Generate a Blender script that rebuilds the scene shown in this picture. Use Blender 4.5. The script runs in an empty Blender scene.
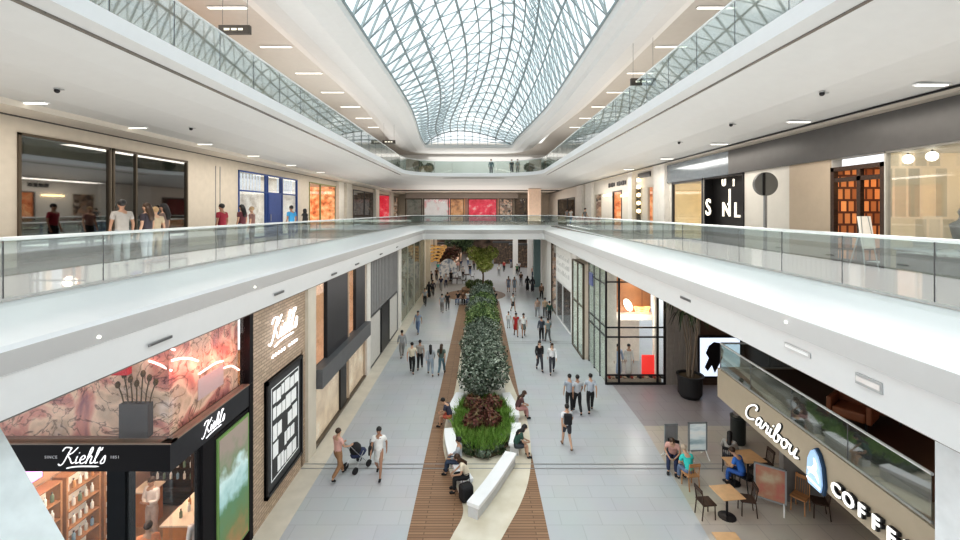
import bpy, bmesh, math, random
from mathutils import Vector, Matrix, noise
random.seed(7)
S = bpy.context.scene
COL = S.collection
F = 430.0          # focal length in pixels of the 960 wide frame
EZ = 9.2           # eye height above the ground floor
CX, CY = 480.0, 211.0
PI = math.pi
L2 = 7.72          # deck of the second level
# ---------- pixel -> world on a real plane -----------------------------------
def gz(px, py, z=0.0):
    Y = F * (EZ - z) / (py - CY)
    return Vector(((px - CX) * Y / F, Y, z))
def gx(px, py, X):
    Y = F * X / (px - CX)
    return Vector((X, Y, EZ - (py - CY) * Y / F))
def YX(px, X): return F * X / (px - CX)
def gy(px, py, Y): return Vector(((px - CX) * Y / F, Y, EZ - (py - CY) * Y / F))

def sstep(a, b, x):
    t = max(0, min(1, (x - a) / (b - a))); return t * t * (3 - 2 * t)
# ---------- materials --------------------------------------------------------
MATS = {}
def nt(name):
    m = bpy.data.materials.new(name); m.use_nodes = True
    t = m.node_tree; t.nodes.clear()
    return m, t, t.nodes.new, t.links.new
def pbr(name, col, rough=.5, metal=0., var=.06, scale=4., em=0., bump=0., emcol=None, spec=None):
    if name in MATS: return MATS[name]
    m, t, N, Lk = nt(name)
    out = N('ShaderNodeOutputMaterial'); b = N('ShaderNodeBsdfPrincipled'); Lk(b.outputs[0], out.inputs[0])
    tc = N('ShaderNodeTexCoord'); n = N('ShaderNodeTexNoise'); n.inputs['Scale'].default_value = scale; n.inputs['Detail'].default_value = 4
    Lk(tc.outputs['Object'], n.inputs['Vector'])
    r = N('ShaderNodeValToRGB')
    c = Vector(col)
    r.color_ramp.elements[0].position = .3; r.color_ramp.elements[1].position = .7
    r.color_ramp.elements[0].color = (*(c * (1 - var)), 1); r.color_ramp.elements[1].color = (*[min(1, v * (1 + var)) for v in c], 1)
    Lk(n.outputs['Fac'], r.inputs[0]); Lk(r.outputs[0], b.inputs['Base Color'])
    b.inputs['Roughness'].default_value = rough; b.inputs['Metallic'].default_value = metal
    if spec is not None: b.inputs['Specular IOR Level'].default_value = spec
    if em:
        b.inputs['Emission Strength'].default_value = em
        if emcol: b.inputs['Emission Color'].default_value = (*emcol, 1)
        else: Lk(r.outputs[0], b.inputs['Emission Color'])
    if bump:
        bp = N('ShaderNodeBump'); bp.inputs['Strength'].default_value = bump; Lk(n.outputs['Fac'], bp.inputs['Height']); Lk(bp.outputs[0], b.inputs['Normal'])
    MATS[name] = m; return m
def glass(name, tint=(.9, .96, .95), refl=.12, gray=0., graycol=(.6, .7, .7)):
    if name in MATS: return MATS[name]
    m, t, N, Lk = nt(name)
    out = N('ShaderNodeOutputMaterial'); tr = N('ShaderNodeBsdfTransparent'); gl = N('ShaderNodeBsdfGlossy')
    tr.inputs[0].default_value = (*tint, 1); gl.inputs['Roughness'].default_value = .03
    lw = N('ShaderNodeLayerWeight'); lw.inputs['Blend'].default_value = .35
    mp = N('ShaderNodeMapRange'); mp.inputs['To Min'].default_value = refl * .6; mp.inputs['To Max'].default_value = min(1, refl * 5)
    Lk(lw.outputs['Fresnel'], mp.inputs['Value'])
    mx = N('ShaderNodeMixShader'); Lk(mp.outputs[0], mx.inputs[0]); Lk(tr.outputs[0], mx.inputs[1]); Lk(gl.outputs[0], mx.inputs[2])
    last = mx
    if gray:
        d = N('ShaderNodeBsdfDiffuse'); d.inputs[0].default_value = (*graycol, 1)
        m2 = N('ShaderNodeMixShader'); m2.inputs[0].default_value = gray; Lk(mx.outputs[0], m2.inputs[1]); Lk(d.outputs[0], m2.inputs[2]); last = m2
    Lk(last.outputs[0], out.inputs[0])
    MATS[name] = m; return m
def ramp_mat(name, stops, scale=3., tex='noise', rough=.6, em=0., detail=5, dist=0., mapscale=(1, 1, 1), bump=0):
    if name in MATS: return MATS[name]
    m, t, N, Lk = nt(name)
    out = N('ShaderNodeOutputMaterial'); b = N('ShaderNodeBsdfPrincipled'); Lk(b.outputs[0], out.inputs[0])
    tc = N('ShaderNodeTexCoord'); mp = N('ShaderNodeMapping'); mp.inputs['Scale'].default_value = mapscale
    Lk(tc.outputs['Object'], mp.inputs[0])
    if tex == 'noise':
        n = N('ShaderNodeTexNoise'); n.inputs['Detail'].default_value = detail; n.inputs['Distortion'].default_value = dist; o = n.outputs['Fac']
    elif tex == 'voronoi':
        n = N('ShaderNodeTexVoronoi'); o = n.outputs['Color']
    elif tex == 'wave':
        n = N('ShaderNodeTexWave'); n.inputs['Distortion'].default_value = dist; n.inputs['Detail'].default_value = 3; o = n.outputs['Fac']
    n.inputs['Scale'].default_value = scale
    Lk(mp.outputs[0], n.inputs['Vector'])
    r = N('ShaderNodeValToRGB'); r.color_ramp.elements.remove(r.color_ramp.elements[1])
    r.color_ramp.elements[0].position = stops[0][0]; r.color_ramp.elements[0].color = (*stops[0][1], 1)
    for p, c in stops[1:]:
        e = r.color_ramp.elements.new(p); e.color = (*c, 1)
    Lk(o, r.inputs[0]); Lk(r.outputs[0], b.inputs['Base Color']); b.inputs['Roughness'].default_value = rough
    if em: Lk(r.outputs[0], b.inputs['Emission Color']); b.inputs['Emission Strength'].default_value = em
    if bump:
        bp = N('ShaderNodeBump'); bp.inputs['Strength'].default_value = bump; Lk(o, bp.inputs['Height']); Lk(bp.outputs[0], b.inputs['Normal'])
    MATS[name] = m; return m
def brick_mat(name, c1, c2, mortar, w, h, ms=.02, rough=.5, rot=(0, 0, 0), off=.5, bump=.1, spec=.5, noisev=.0):
    if name in MATS: return MATS[name]
    m, t, N, Lk = nt(name)
    out = N('ShaderNodeOutputMaterial'); b = N('ShaderNodeBsdfPrincipled'); Lk(b.outputs[0], out.inputs[0])
    tc = N('ShaderNodeTexCoord'); mp = N('ShaderNodeMapping'); mp.inputs['Rotation'].default_value = rot
    Lk(tc.outputs['Object'], mp.inputs[0])
    k = N('ShaderNodeTexBrick'); k.offset = off; Lk(mp.outputs[0], k.inputs['Vector'])
    k.inputs['Scale'].default_value = 1; k.inputs['Brick Width'].default_value = w; k.inputs['Row Height'].default_value = h; k.inputs['Mortar Size'].default_value = ms
    k.inputs['Color1'].default_value = (*c1, 1); k.inputs['Color2'].default_value = (*c2, 1); k.inputs['Mortar'].default_value = (*mortar, 1)
    n = N('ShaderNodeTexNoise'); n.inputs['Scale'].default_value = .6; Lk(tc.outputs['Object'], n.inputs['Vector'])
    mx = N('ShaderNodeMix'); mx.data_type = 'RGBA'; mx.blend_type = 'MULTIPLY'; mx.inputs[0].default_value = .35
    Lk(k.outputs['Color'], mx.inputs[6]); Lk(n.outputs['Color'], mx.inputs[7])
    hs = N('ShaderNodeHueSaturation'); hs.inputs['Saturation'].default_value = 1; hs.inputs['Value'].default_value = 1.17
    mx.inputs[0].default_value = noisev
    Lk(mx.outputs[2], b.inputs['Base Color'])
    b.inputs['Roughness'].default_value = rough; b.inputs['Specular IOR Level'].default_value = spec
    if bump:
        bp = N('ShaderNodeBump'); bp.inputs['Strength'].default_value = bump; bp.inputs['Distance'].default_value = .01
        iv = N('ShaderNodeMath'); iv.operation = 'SUBTRACT'; iv.inputs[0].default_value = 1; Lk(k.outputs['Fac'], iv.inputs[1])
        Lk(iv.outputs[0], bp.inputs['Height']); Lk(bp.outputs[0], b.inputs['Normal'])
    MATS[name] = m; return m
def shelf_mat(name, c1, c2, gap, w, h, em=.5, rot=(PI / 2, 0, PI / 2)):
    m = brick_mat(name, c1, c2, gap, w, h, .035, .6, rot, bump=0)
    t = m.node_tree; b = [n for n in t.nodes if n.type == 'BSDF_PRINCIPLED'][0]; src = b.inputs['Base Color'].links[0].from_socket
    t.links.new(src, b.inputs['Emission Color']); b.inputs['Emission Strength'].default_value = em  # emission imitates interior light on the shelves
    return m
def emis(name, col, s):
    return pbr(name, col, .5, em=s, var=.02)

# ---------- mesh builder -----------------------------------------------------
class MB:
    def __init__(s): s.v = []; s.f = []; s.mi = []; s.cur = 0; s.sm = []; s.smooth = False
    def add(s, vs, fs):
        n = len(s.v); s.v += [tuple(v) for v in vs]
        for f in fs: s.f.append([i + n for i in f]); s.mi.append(s.cur); s.sm.append(s.smooth)
        return s
    def m(s, i): s.cur = i; return s
    def box(s, x0, x1, y0, y1, z0, z1):
        x0, x1 = min(x0, x1), max(x0, x1); y0, y1 = min(y0, y1), max(y0, y1); z0, z1 = min(z0, z1), max(z0, z1)
        return s.add([(x0, y0, z0), (x1, y0, z0), (x1, y1, z0), (x0, y1, z0), (x0, y0, z1), (x1, y0, z1), (x1, y1, z1), (x0, y1, z1)],
                     [(0, 3, 2, 1), (4, 5, 6, 7), (0, 1, 5, 4), (1, 2, 6, 5), (2, 3, 7, 6), (3, 0, 4, 7)])
    def cbox(s, c, d, bev=.0):
        x, y, z = c; a, b, e = d[0] / 2, d[1] / 2, d[2] / 2
        return s.box(x - a, x + a, y - b, y + b, z - e, z + e)
    def quad(s, a, b, c, d): return s.add([a, b, c, d], [(0, 1, 2, 3)])
    def prism(s, poly, z0, z1):
        n = len(poly)
        vs = [(p[0], p[1], z0) for p in poly] + [(p[0], p[1], z1) for p in poly]
        return s.add(vs, [list(range(n))[::-1], list(range(n, 2 * n))] + [(i, (i + 1) % n, n + (i + 1) % n, n + i) for i in range(n)])
    def strip(s, A, B, z0, z1):
        """solid ribbon between two equally long polylines"""
        n = len(A); vs = []
        for a, b in zip(A, B): vs += [(a[0], a[1], z0), (b[0], b[1], z0), (a[0], a[1], z1), (b[0], b[1], z1)]
        fs = []
        for i in range(n - 1):
            k = 4 * i; j = k + 4
            fs += [(k, j, j + 1, k + 1), (k + 2, k + 3, j + 3, j + 2), (k, k + 2, j + 2, j), (k + 1, j + 1, j + 3, k + 3)]
        e = 4 * (n - 1); fs += [(0, 1, 3, 2), (e, e + 2, e + 3, e + 1)]
        return s.add(vs, fs)
    def tube(s, pts, r, n=6, closed=False):
        pts = [Vector(p) for p in pts]; m = len(pts)
        rs = r if isinstance(r, (list, tuple)) else [r] * m
        vs = []; up = Vector((0, 0, 1)); prev = None
        for i, p in enumerate(pts):
            if closed: d = pts[(i + 1) % m] - pts[i - 1]
            else: d = pts[min(i + 1, m - 1)] - pts[max(i - 1, 0)]
            if d.length < 1e-9: d = Vector((0, 0, 1))
            d.normalize()
            if prev is None:
                a = d.cross(up)
                if a.length < .05: a = d.cross(Vector((1, 0, 0)))
            else: a = prev - d * prev.dot(d)
            a.normalize(); prev = a; b = d.cross(a)
            for k in range(n):
                t = 2 * PI * k / n + PI / n
                vs.append(p + (a * math.cos(t) + b * math.sin(t)) * rs[i])
        fs = []
        for i in range(m if closed else m - 1):
            j = (i + 1) % m
            for k in range(n): fs.append((i * n + k, i * n + (k + 1) % n, j * n + (k + 1) % n, j * n + k))
        if not closed: fs += [list(range(n))[::-1], list(range((m - 1) * n, m * n))]
        return s.add(vs, fs)
    def lathe(s, prof, c=(0, 0, 0), n=16, sx=1, sy=1):
        vs = []
        for r, z in prof:
            for k in range(n):
                t = 2 * PI * k / n; vs.append((c[0] + r * sx * math.cos(t), c[1] + r * sy * math.sin(t), c[2] + z))
        fs = []
        for i in range(len(prof) - 1):
            for k in range(n): fs.append((i * n + k, i * n + (k + 1) % n, (i + 1) * n + (k + 1) % n, (i + 1) * n + k))
        m = len(prof); fs += [list(range(n))[::-1], list(range((m - 1) * n, m * n))]
        return s.add(vs, fs)
    def ball(s, c, r, n=8, sc=(1, 1, 1)):
        prof = []
        m = max(4, n // 2)
        for i in range(m + 1):
            t = -PI / 2 + PI * i / m; prof.append((max(1e-4, r * math.cos(t)), r * math.sin(t) * sc[2]))
        return s.lathe(prof, c, n, sc[0], sc[1])
    def build(s, name, mats, parent=None, world=True, xf=None, bevel=0, kind=None, label=None):
        me = bpy.data.meshes.new(name)
        vs = s.v
        if xf: vs = [tuple(xf @ Vector(v)) for v in vs]
        off = Vector((0, 0, 0))
        if parent is not None and world:
            p = parent
            while p is not None: off += p.location; p = p.parent
        if parent is not None and world: vs = [tuple(Vector(v) - off) for v in vs]
        me.from_pydata(vs, [], s.f)
        mats = mats if isinstance(mats, (list, tuple)) else [mats]
        for m in mats: me.materials.append(m)
        me.polygons.foreach_set('material_index', s.mi)
        me.polygons.foreach_set('use_smooth', s.sm)
        me.update()
        o = bpy.data.objects.new(name, me); COL.objects.link(o)
        if parent is not None: o.parent = parent
        if bevel:
            b = o.modifiers.new('b', 'BEVEL'); b.width = bevel; b.segments = 2; b.limit_method = 'ANGLE'
        if kind: o['kind'] = kind
        if label: o['label'] = label
        return o
def struct(name, mb, mats, label=None, cat=None, parent=None, **k):
    o = mb.build(name, mats, parent, **k)
    if parent is None:
        o['kind'] = 'structure'
        o['label'] = label or name; o['category'] = cat or 'structure'
    return o
def recenter(o):
    """put a mesh object's origin at the base of its geometry"""
    vs = [v.co for v in o.data.vertices]
    c = Vector(((min(v.x for v in vs) + max(v.x for v in vs)) / 2, (min(v.y for v in vs) + max(v.y for v in vs)) / 2, min(v.z for v in vs)))
    o.data.transform(Matrix.Translation(-c)); o.location = o.location + c
def tag(o, label, cat, group=None, kind=None):
    o['label'] = label; o['category'] = cat
    if group: o['group'] = group
    if kind: o['kind'] = kind
    return o
def thing(name, label, cat, loc=(0, 0, 0), rz=0, group=None, kind=None):
    o = bpy.data.objects.new(name, None); COL.objects.link(o); o.empty_display_size = .1
    o.location = loc; o.rotation_euler = (0, 0, rz)
    return tag(o, label, cat, group, kind)
def dup(o, loc, rz=0, label=None, group=None):
    c = o.copy(); COL.objects.link(c); c.location = loc; c.rotation_euler = (0, 0, rz)
    if label: c['label'] = label
    if group: c['group'] = group
    for ch in list(o.children):
        d = ch.copy(); COL.objects.link(d); d.parent = c
        for g in list(ch.children):
            e = g.copy(); COL.objects.link(e); e.parent = d
    return c
def text_mesh(body, size, org, right, up, ext=.01, shear=0, bold=0, spacing=1., align='LEFT'):
    cu = bpy.data.curves.new('t', 'FONT'); cu.body = body; cu.size = size; cu.extrude = ext; cu.shear = shear; cu.offset = bold
    cu.space_character = spacing; cu.align_x = align; cu.resolution_u = 3
    o = bpy.data.objects.new('t', cu); COL.objects.link(o)
    dg = bpy.context.evaluated_depsgraph_get(); dg.update()
    me = bpy.data.meshes.new_from_object(o.evaluated_get(dg))
    bpy.data.objects.remove(o)
    right = Vector(right).normalized(); up = Vector(up).normalized(); nrm = right.cross(up)
    M = Matrix.Translation(Vector(org)) @ Matrix((right, up, nrm)).transposed().to_4x4()
    me.transform(M)
    mb = MB(); mb.v = [tuple(v.co) for v in me.vertices]; mb.f = [list(p.vertices) for p in me.polygons]
    mb.mi = [0] * len(mb.f); mb.sm = [False] * len(mb.f)
    bpy.data.meshes.remove(me)
    return mb
def crom(pts, n=5, closed=False):
    out = []; P = [Vector(p) for p in pts]; m = len(P)
    for i in range(m if closed else m - 1):
        if closed: a, b, c, d = P[i - 1], P[i], P[(i + 1) % m], P[(i + 2) % m]
        else: a, b, c, d = P[max(i - 1, 0)], P[i], P[i + 1], P[min(i + 2, m - 1)]
        for k in range(n):
            t = k / n
            out.append(.5 * ((2 * b) + (c - a) * t + (2 * a - 5 * b + 4 * c - d) * t * t + (3 * b - a - 3 * c + d) * t ** 3))
    if not closed: out.append(P[-1])
    return out
# script letters: strokes as (x, y) with x-height 1, ascender 2
SCRIPT = {
 'K': (1.7, [[(-.1,1.55),(.1,1.95),(.55,2.0),(1.0,1.9)], [(.95,1.95),(.65,1.1),(.35,.1),(0,-.25),(-.3,-.05)], [(1.7,2.0),(1.2,1.35),(.7,1.0),(1.05,.55),(1.35,.05),(1.7,.15)]]),
 'i': (.55, [[(.2,.9),(.12,.4),(.2,.02),(.5,.15)], [(.33,1.3),(.36,1.36)]]),
 'e': (.85, [[(.05,.4),(.5,.55),(.62,.85),(.4,1.0),(.12,.7),(.1,.25),(.35,0),(.8,.2)]]),
 'h': (.95, [[(.0,.2),(.45,1.4),(.5,1.95),(.3,1.9),(.15,1.0),(.05,0)], [(.08,.4),(.35,.9),(.6,.85),(.55,.3),(.65,.02),(.95,.15)]]),
 'l': (.6, [[(.0,.2),(.4,1.4),(.45,1.95),(.27,1.9),(.15,.9),(.18,.1),(.55,.15)]]),
 "'": (.3, [[(.15,2.0),(.05,1.65)]]),
 's': (.7, [[(-.05,.2),(.35,1.0),(.45,.55),(.4,.1),(.1,0),(-.0,.12)]]),
 'C': (1.5, [[(1.25,1.5),(1.35,1.9),(1.0,2.0),(.4,1.5),(.1,.8),(.2,.15),(.65,0),(1.25,.35)]]),
 'a': (.95, [[(.65,.85),(.35,1.0),(.08,.5),(.2,.02),(.5,.3),(.7,.95)], [(.7,.95),(.62,.3),(.72,.02),(.95,.2)]]),
 'r': (.75, [[(-.0,.2),(.25,1.0),(.35,.85),(.6,.9)], [(.6,.9),(.5,.3),(.58,.02),(.78,.15)]]),
 'b': (.9, [[(.0,.2),(.4,1.4),(.45,1.95),(.27,1.9),(.12,.9),(.15,.1),(.5,.02),(.65,.5),(.5,.85),(.9,.75)]]),
 'o': (.9, [[(.5,.98),(.15,.8),(.08,.3),(.35,0),(.62,.3),(.6,.8),(.45,.95),(.95,.8)]]),
 'u': (1.0, [[(.1,.9),(.05,.35),(.25,.02),(.5,.3),(.68,.95)], [(.68,.95),(.6,.3),(.7,.02),(1.0,.2)]]),
}
def script_mb(word, xh, org, right, up, r, slant=.25, swoosh=None, xs=1.0):
    mb = MB(); x = 0; right = Vector(right).normalized(); up = Vector(up).normalized(); org = Vector(org)
    f = lambda p, x0: org + right * ((p[0] + x0 + slant * p[1]) * xh * xs) + up * (p[1] * xh)
    for ch in word:
        w, st = SCRIPT[ch]
        for s in st: mb.tube(crom([f(p, x) for p in s], 3), r, 5)
        x += w
    if swoosh:
        mb.tube(crom([f(p, 0) for p in swoosh], 4), [r * .9] * 1 + [r * 1.2] * (4 * (len(swoosh) - 1) - 1) + [r * .3], 5)
    return mb, x * xh
def area(loc, rot, sx, sy, e, col=(1, 1, 1), name='lamp', spread=None):  # default name also covers fill lights added without a fixture
    l = bpy.data.lights.new(name, 'AREA'); l.shape = 'RECTANGLE'; l.size = sx; l.size_y = sy; l.energy = e; l.color = col
    if spread: l.spread = spread
    o = bpy.data.objects.new(name, l); COL.objects.link(o); o.location = loc; o.rotation_euler = rot
    return o
def point(loc, e, col=(1, .8, .6), r=.3, name='lamp'):
    l = bpy.data.lights.new(name, 'POINT'); l.energy = e; l.color = col; l.shadow_soft_size = r
    o = bpy.data.objects.new(name, l); COL.objects.link(o); o.location = loc
    return o
# ---------- camera, world ----------------------------------------------------
cam = bpy.data.cameras.new('camera'); co = bpy.data.objects.new('camera', cam); COL.objects.link(co); S.camera = co
co.location = (0, 0, EZ); co.rotation_euler = (PI / 2, 0, 0); cam.sensor_width = 36; cam.lens = F / 960 * 36
cam.shift_y = (CY - 270) / 960; cam.clip_start = .1; cam.clip_end = 400
W = bpy.data.worlds.new('sky'); S.world = W; W.use_nodes = True; t = W.node_tree; t.nodes.clear()
wo = t.nodes.new('ShaderNodeOutputWorld'); bg = t.nodes.new('ShaderNodeBackground'); tc = t.nodes.new('ShaderNodeTexCoord'); sx = t.nodes.new('ShaderNodeSeparateXYZ')
rp = t.nodes.new('ShaderNodeValToRGB'); t.links.new(tc.outputs['Generated'], sx.inputs[0]); t.links.new(sx.outputs['Z'], rp.inputs[0])
rp.color_ramp.elements[0].position = 0; rp.color_ramp.elements[0].color = (.42, .43, .44, 1)
rp.color_ramp.elements[1].position = .45; rp.color_ramp.elements[1].color = (.93, .97, 1, 1)
t.links.new(rp.outputs[0], bg.inputs[0]); t.links.new(bg.outputs[0], wo.inputs[0]); bg.inputs[1].default_value = WORLD_S = 2.15
S.view_settings.view_transform = 'Standard'; S.view_settings.look = 'Medium High Contrast'; S.view_settings.exposure = -0.1
S.cycles.use_denoising = True; S.cycles.max_bounces = 8; S.cycles.transparent_max_bounces = 24; S.cycles.sample_clamp_indirect = 6
S.cycles.caustics_reflective = False; S.cycles.caustics_refractive = False
sun = bpy.data.lights.new('sun', 'SUN'); sun.energy = 3.2; sun.angle = R = math.radians(50); sun.color = (1, .98, .95)
so = bpy.data.objects.new('sun', sun); COL.objects.link(so); so.rotation_euler = (math.radians(12), math.radians(-14), 0)
# common materials
white = pbr('white_plaster', (.80, .81, .81), .55, var=.02)
offwhite = pbr('soffit_plaster', (.66, .66, .64), .6, var=.02)
beige = pbr('beige_panel', (.62, .55, .46), .5, var=.04)
cream = pbr('cream_stone', (.64, .59, .50), .45, var=.06, scale=2)
black = pbr('black_metal', (.012, .012, .014), .4)
dgrey = pbr('dark_grey_panel', (.075, .075, .078), .4)
grey = pbr('mid_grey', (.25, .25, .25), .5)
steel = pbr('brushed_steel', (.55, .56, .57), .3, .9)
brown = pbr('bronze_frame', (.11, .085, .06), .4, .2)
wood = ramp_mat('oak_wood', [(.3, (.35, .17, .07)), (.7, (.52, .28, .13))], 3, 'noise', .5, mapscale=(1, 8, 8))
dwood = ramp_mat('dark_wood', [(.3, (.03, .015, .01)), (.7, (.07, .035, .02))], 3, 'noise', .5, mapscale=(1, 8, 8))
bal_glass = glass('balustrade_glass', (.78, .85, .83), .085, .04, (.5, .58, .56))
shop_glass = glass('shop_glass', (.93, .94, .94), .04)
mirror_glass = glass('dark_shop_glass', (.7, .7, .68), .5)
steelrail = pbr('pale_handrail', (.80, .83, .83), .25, .2)
lampm = emis('lamp_white', (1, .96, .88), 1.6)
warmlamp = emis('lamp_warm', (1, .75, .4), 6.)
# ============ GROUND FLOOR ====================================================
tile = brick_mat('floor_tile', (.50, .52, .535), (.475, .495, .51), (.41, .43, .44), 1.2, .6, .012, .28, noisev=.12, bump=.02)
deckw = brick_mat('wood_plank', (.32, .195, .115), (.25, .145, .085), (.12, .07, .04), 1.6, .11, .012, .55, rot=(0, 0, 0), bump=.1)
pathm = ramp_mat('cream_terrazzo', [(.3, (.60, .54, .42)), (.7, (.74, .69, .58))], 1.3, rough=.35)
cafetile = brick_mat('cafe_tile', (.54, .49, .42), (.50, .45, .385), (.38, .34, .3), .9, .9, .01, .35, noisev=.2, bump=.02)
purple = brick_mat('mauve_tile', (.36, .33, .34), (.33, .30, .31), (.25, .23, .23), .9, .9, .01, .35, noisev=.1, bump=.02)
struct('floor', MB().box(-26, 26, -3, 112, -.3, 0), tile, 'pale grey tiled ground floor of the mall', 'floor')
wp = MB()
Lw = [(-2.05, y) for y in (8, 44)]; Rw = [(1.95, 8), (1.95, 44)]
wp.strip(Lw, Rw, 0, .006)
wp.lathe([(3.3, 0), (3.3, .007)], (-.5, 47.2, 0), 40)
struct('floor', wp, deckw, 'brown timber plank strip running down the centre of the floor', 'floor')
Rc = crom([gz(x, y) for x, y in [(470, 600), (501, 540), (520, 505), (529, 478), (531, 450), (527, 420), (517, 396), (506, 365), (497, 325), (493, 306)]], 5)
Lc = crom([gz(x, y) for x, y in [(420, 600), (450, 540), (463, 514), (459, 494), (449, 470), (443, 445), (446, 420), (455, 390), (461, 350), (466, 320)]] + [gz(468, 306)], 5)
n = min(len(Rc), len(Lc))
struct('floor', MB().strip(Lc[:n], Rc[:n], .006, .012), pathm, 'cream terrazzo path curving through the timber strip', 'floor')
struct('floor', MB().box(-6.42, -5.62, 8, 84, 0, .006), cream, 'cream stone border along the left shopfronts', 'floor')
struct('floor', MB().add([(6.1, 8.4, .006), (14, 8.4, .006), (14, 18.4, .006), (7.0, 18.4, .006)], [(0, 1, 2, 3)]), cafetile, 'beige tiled floor of the cafe terrace', 'floor')
struct('floor', MB().add([(7.0, 18.4, .006), (16, 18.4, .006), (16, 23, .006), (7.0, 23, .006)], [(0, 1, 2, 3)]), purple, 'mauve grey tiled floor beside the potted palm', 'floor')
jm = MB()
for y in (15.35, 15.62): jm.box(-6.4, 12, y - .02, y + .02, .0125, .0135)
for y in (29.9, 30.3): jm.box(-6.4, 6.7, y - .02, y + .02, .0125, .0135)
struct('trim_1', jm, grey, 'dark expansion joint lines crossing the floor', 'floor joint')

# ============ RINGS (slab edges) =============================================
def ring(prof, c, y0, shift=lambda y: 0, arc=8, chamfer=False):
    """prof: (xl, xr, z, yf). one row of vertices per profile point"""
    rows = []
    base = prof[0]
    for xl, xr, z, yf in prof:
        ck = max(.2, c + (xl - base[0]))
        pts = []
        ys = [y0 + (yf - ck - y0) * i / 12 for i in range(13)]
        for y in ys: pts.append((-xl, y))
        st = 2 if chamfer else arc
        for i in range(1, st):
            t = PI - (PI / 2) * i / st
            pts.append((-xl + ck + ck * math.cos(t), yf - ck + ck * math.sin(t)))
        pts.append((-xl + ck, yf)); pts.append((xr - ck, yf))
        for i in range(1, st):
            t = PI / 2 - (PI / 2) * i / st
            pts.append((xr - ck + ck * math.cos(t), yf - ck + ck * math.sin(t)))
        for y in ys[::-1]: pts.append((xr, y))
        rows.append([(x + shift(y), y, z) for x, y in pts])
    return rows
def rows_mb(mb, rows, mi=0, smooth=False):
    mb.m(mi); mb.smooth = smooth
    n = len(rows[0])
    for a, b in zip(rows[:-1], rows[1:]):
        mb.add(a + b, [(i, i + 1, n + i + 1, n + i) for i in range(n - 1)])
    mb.smooth = False
def sh2(y): return max(-.1, min(1.0, (y - 8) * .021))
Z = lambda d: EZ + d
edge2 = MB()
P2 = [(7.75, 7.15, Z(-1.55), 44.2), (7.75, 7.15, Z(-1.44), 44.2), (7.3, 6.7, Z(-1.49), 43.7), (6.3, 5.62, Z(-1.80), 42.6), (6.22, 5.5, Z(-1.86), 42.5), (6.32, 5.52, Z(-2.2), 42.55), (6.38, 5.62, Z(-2.24), 42.6), (6.38, 5.66, Z(-2.82), 42.6), (6.6, 5.9, Z(-2.84), 42.9)]
rws = ring(P2, 1.6, -3, sh2, chamfer=True)
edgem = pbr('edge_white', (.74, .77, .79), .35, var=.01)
undm = pbr('edge_undercut_shade', (.50, .50, .495), .5, var=.01)  # darker tone puts the undercut's shade into the colour
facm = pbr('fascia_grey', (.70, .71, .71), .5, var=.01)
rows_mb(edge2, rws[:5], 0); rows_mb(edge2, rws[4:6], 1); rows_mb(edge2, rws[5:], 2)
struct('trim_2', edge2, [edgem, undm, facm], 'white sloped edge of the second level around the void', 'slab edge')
# L2 deck (slab) : left, right, far
dk = MB(); dk.box(-12.3, -7.7, -3, 64, EZ - 2.84, L2); dk.box(7.1, 10.5, -3, 64, EZ - 2.84, L2 + .001); dk.box(-7.7, 7.1, 44.3, 64, EZ - 2.84, L2 + .002)
deckm = brick_mat('deck_tile', (.19, .165, .14), (.17, .15, .13), (.12, .11, .10), 1.2, 1.2, .01, .25, noisev=.1, bump=.02)
struct('floor', dk, deckm, 'beige tiled walkway deck of the second level', 'floor')
# soffit under L2 between slab edge and shop walls, over the far hall
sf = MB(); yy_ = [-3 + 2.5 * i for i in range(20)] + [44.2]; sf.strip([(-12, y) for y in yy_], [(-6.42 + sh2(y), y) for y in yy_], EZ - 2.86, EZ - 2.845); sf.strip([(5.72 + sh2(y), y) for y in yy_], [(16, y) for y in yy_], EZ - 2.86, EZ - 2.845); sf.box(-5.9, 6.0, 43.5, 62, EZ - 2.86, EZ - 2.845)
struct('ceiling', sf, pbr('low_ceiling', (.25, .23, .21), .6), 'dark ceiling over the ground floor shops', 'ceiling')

# L3 slab edge
edge3 = MB()
P3u = [(11.3, 10.0, Z(2.62), 54), (10.2, 9.1, Z(2.66), 50), (9.0, 7.9, Z(2.82), 46.5), (8.0, 6.9, Z(3.06), 44.5), (7.4, 6.2, Z(3.28), 43.6), (7.05, 5.85, Z(3.46), 43.1)]
P3l = [(7.05, 5.85, Z(3.46), 43.1), (6.98, 5.78, Z(3.76), 43.0), (7.1, 5.9, Z(3.80), 43.1), (7.3, 6.1, Z(3.80), 43.3), (7.3, 6.1, Z(3.62), 43.3)]
rows_mb(edge3, ring([(a, b, z, yf) for a, b, z, yf in P3u], 8.5, -3, arc=10), 0, True)
rows_mb(edge3, ring(P3l, 4.25, -3, arc=10), 1, False)
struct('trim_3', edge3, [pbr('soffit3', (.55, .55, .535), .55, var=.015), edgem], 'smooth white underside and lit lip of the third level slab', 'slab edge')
c3 = MB(); c3.box(-12.3, -11.0, -3, 66, Z(2.48), Z(2.66)); c3.box(10.0, 10.5, -3, 66, Z(2.6), Z(2.62)); c3.box(-12.3, 10.5, 54, 66, Z(2.6), Z(2.62))
for sx_, cx_ in ((-1, -11.3 + 8.5), (1, 10.0 - 8.5)):
    ap = [(cx_ + sx_ * 8.5 * math.cos(PI / 2 * i / 10), 45.5 + 8.5 * math.sin(PI / 2 * i / 10)) for i in range(11)]
    poly = ap + [(cx_ + sx_ * 9.2, 54.2), (cx_ + sx_ * 9.2, 45.5)]
    c3.prism(poly, Z(2.61), Z(2.64))
struct('ceiling', c3, pbr('warm_ceiling', (.62, .57, .50), .6, var=.02), 'cream ceiling strip along the second level shopfronts', 'ceiling')
sl = MB()
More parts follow.
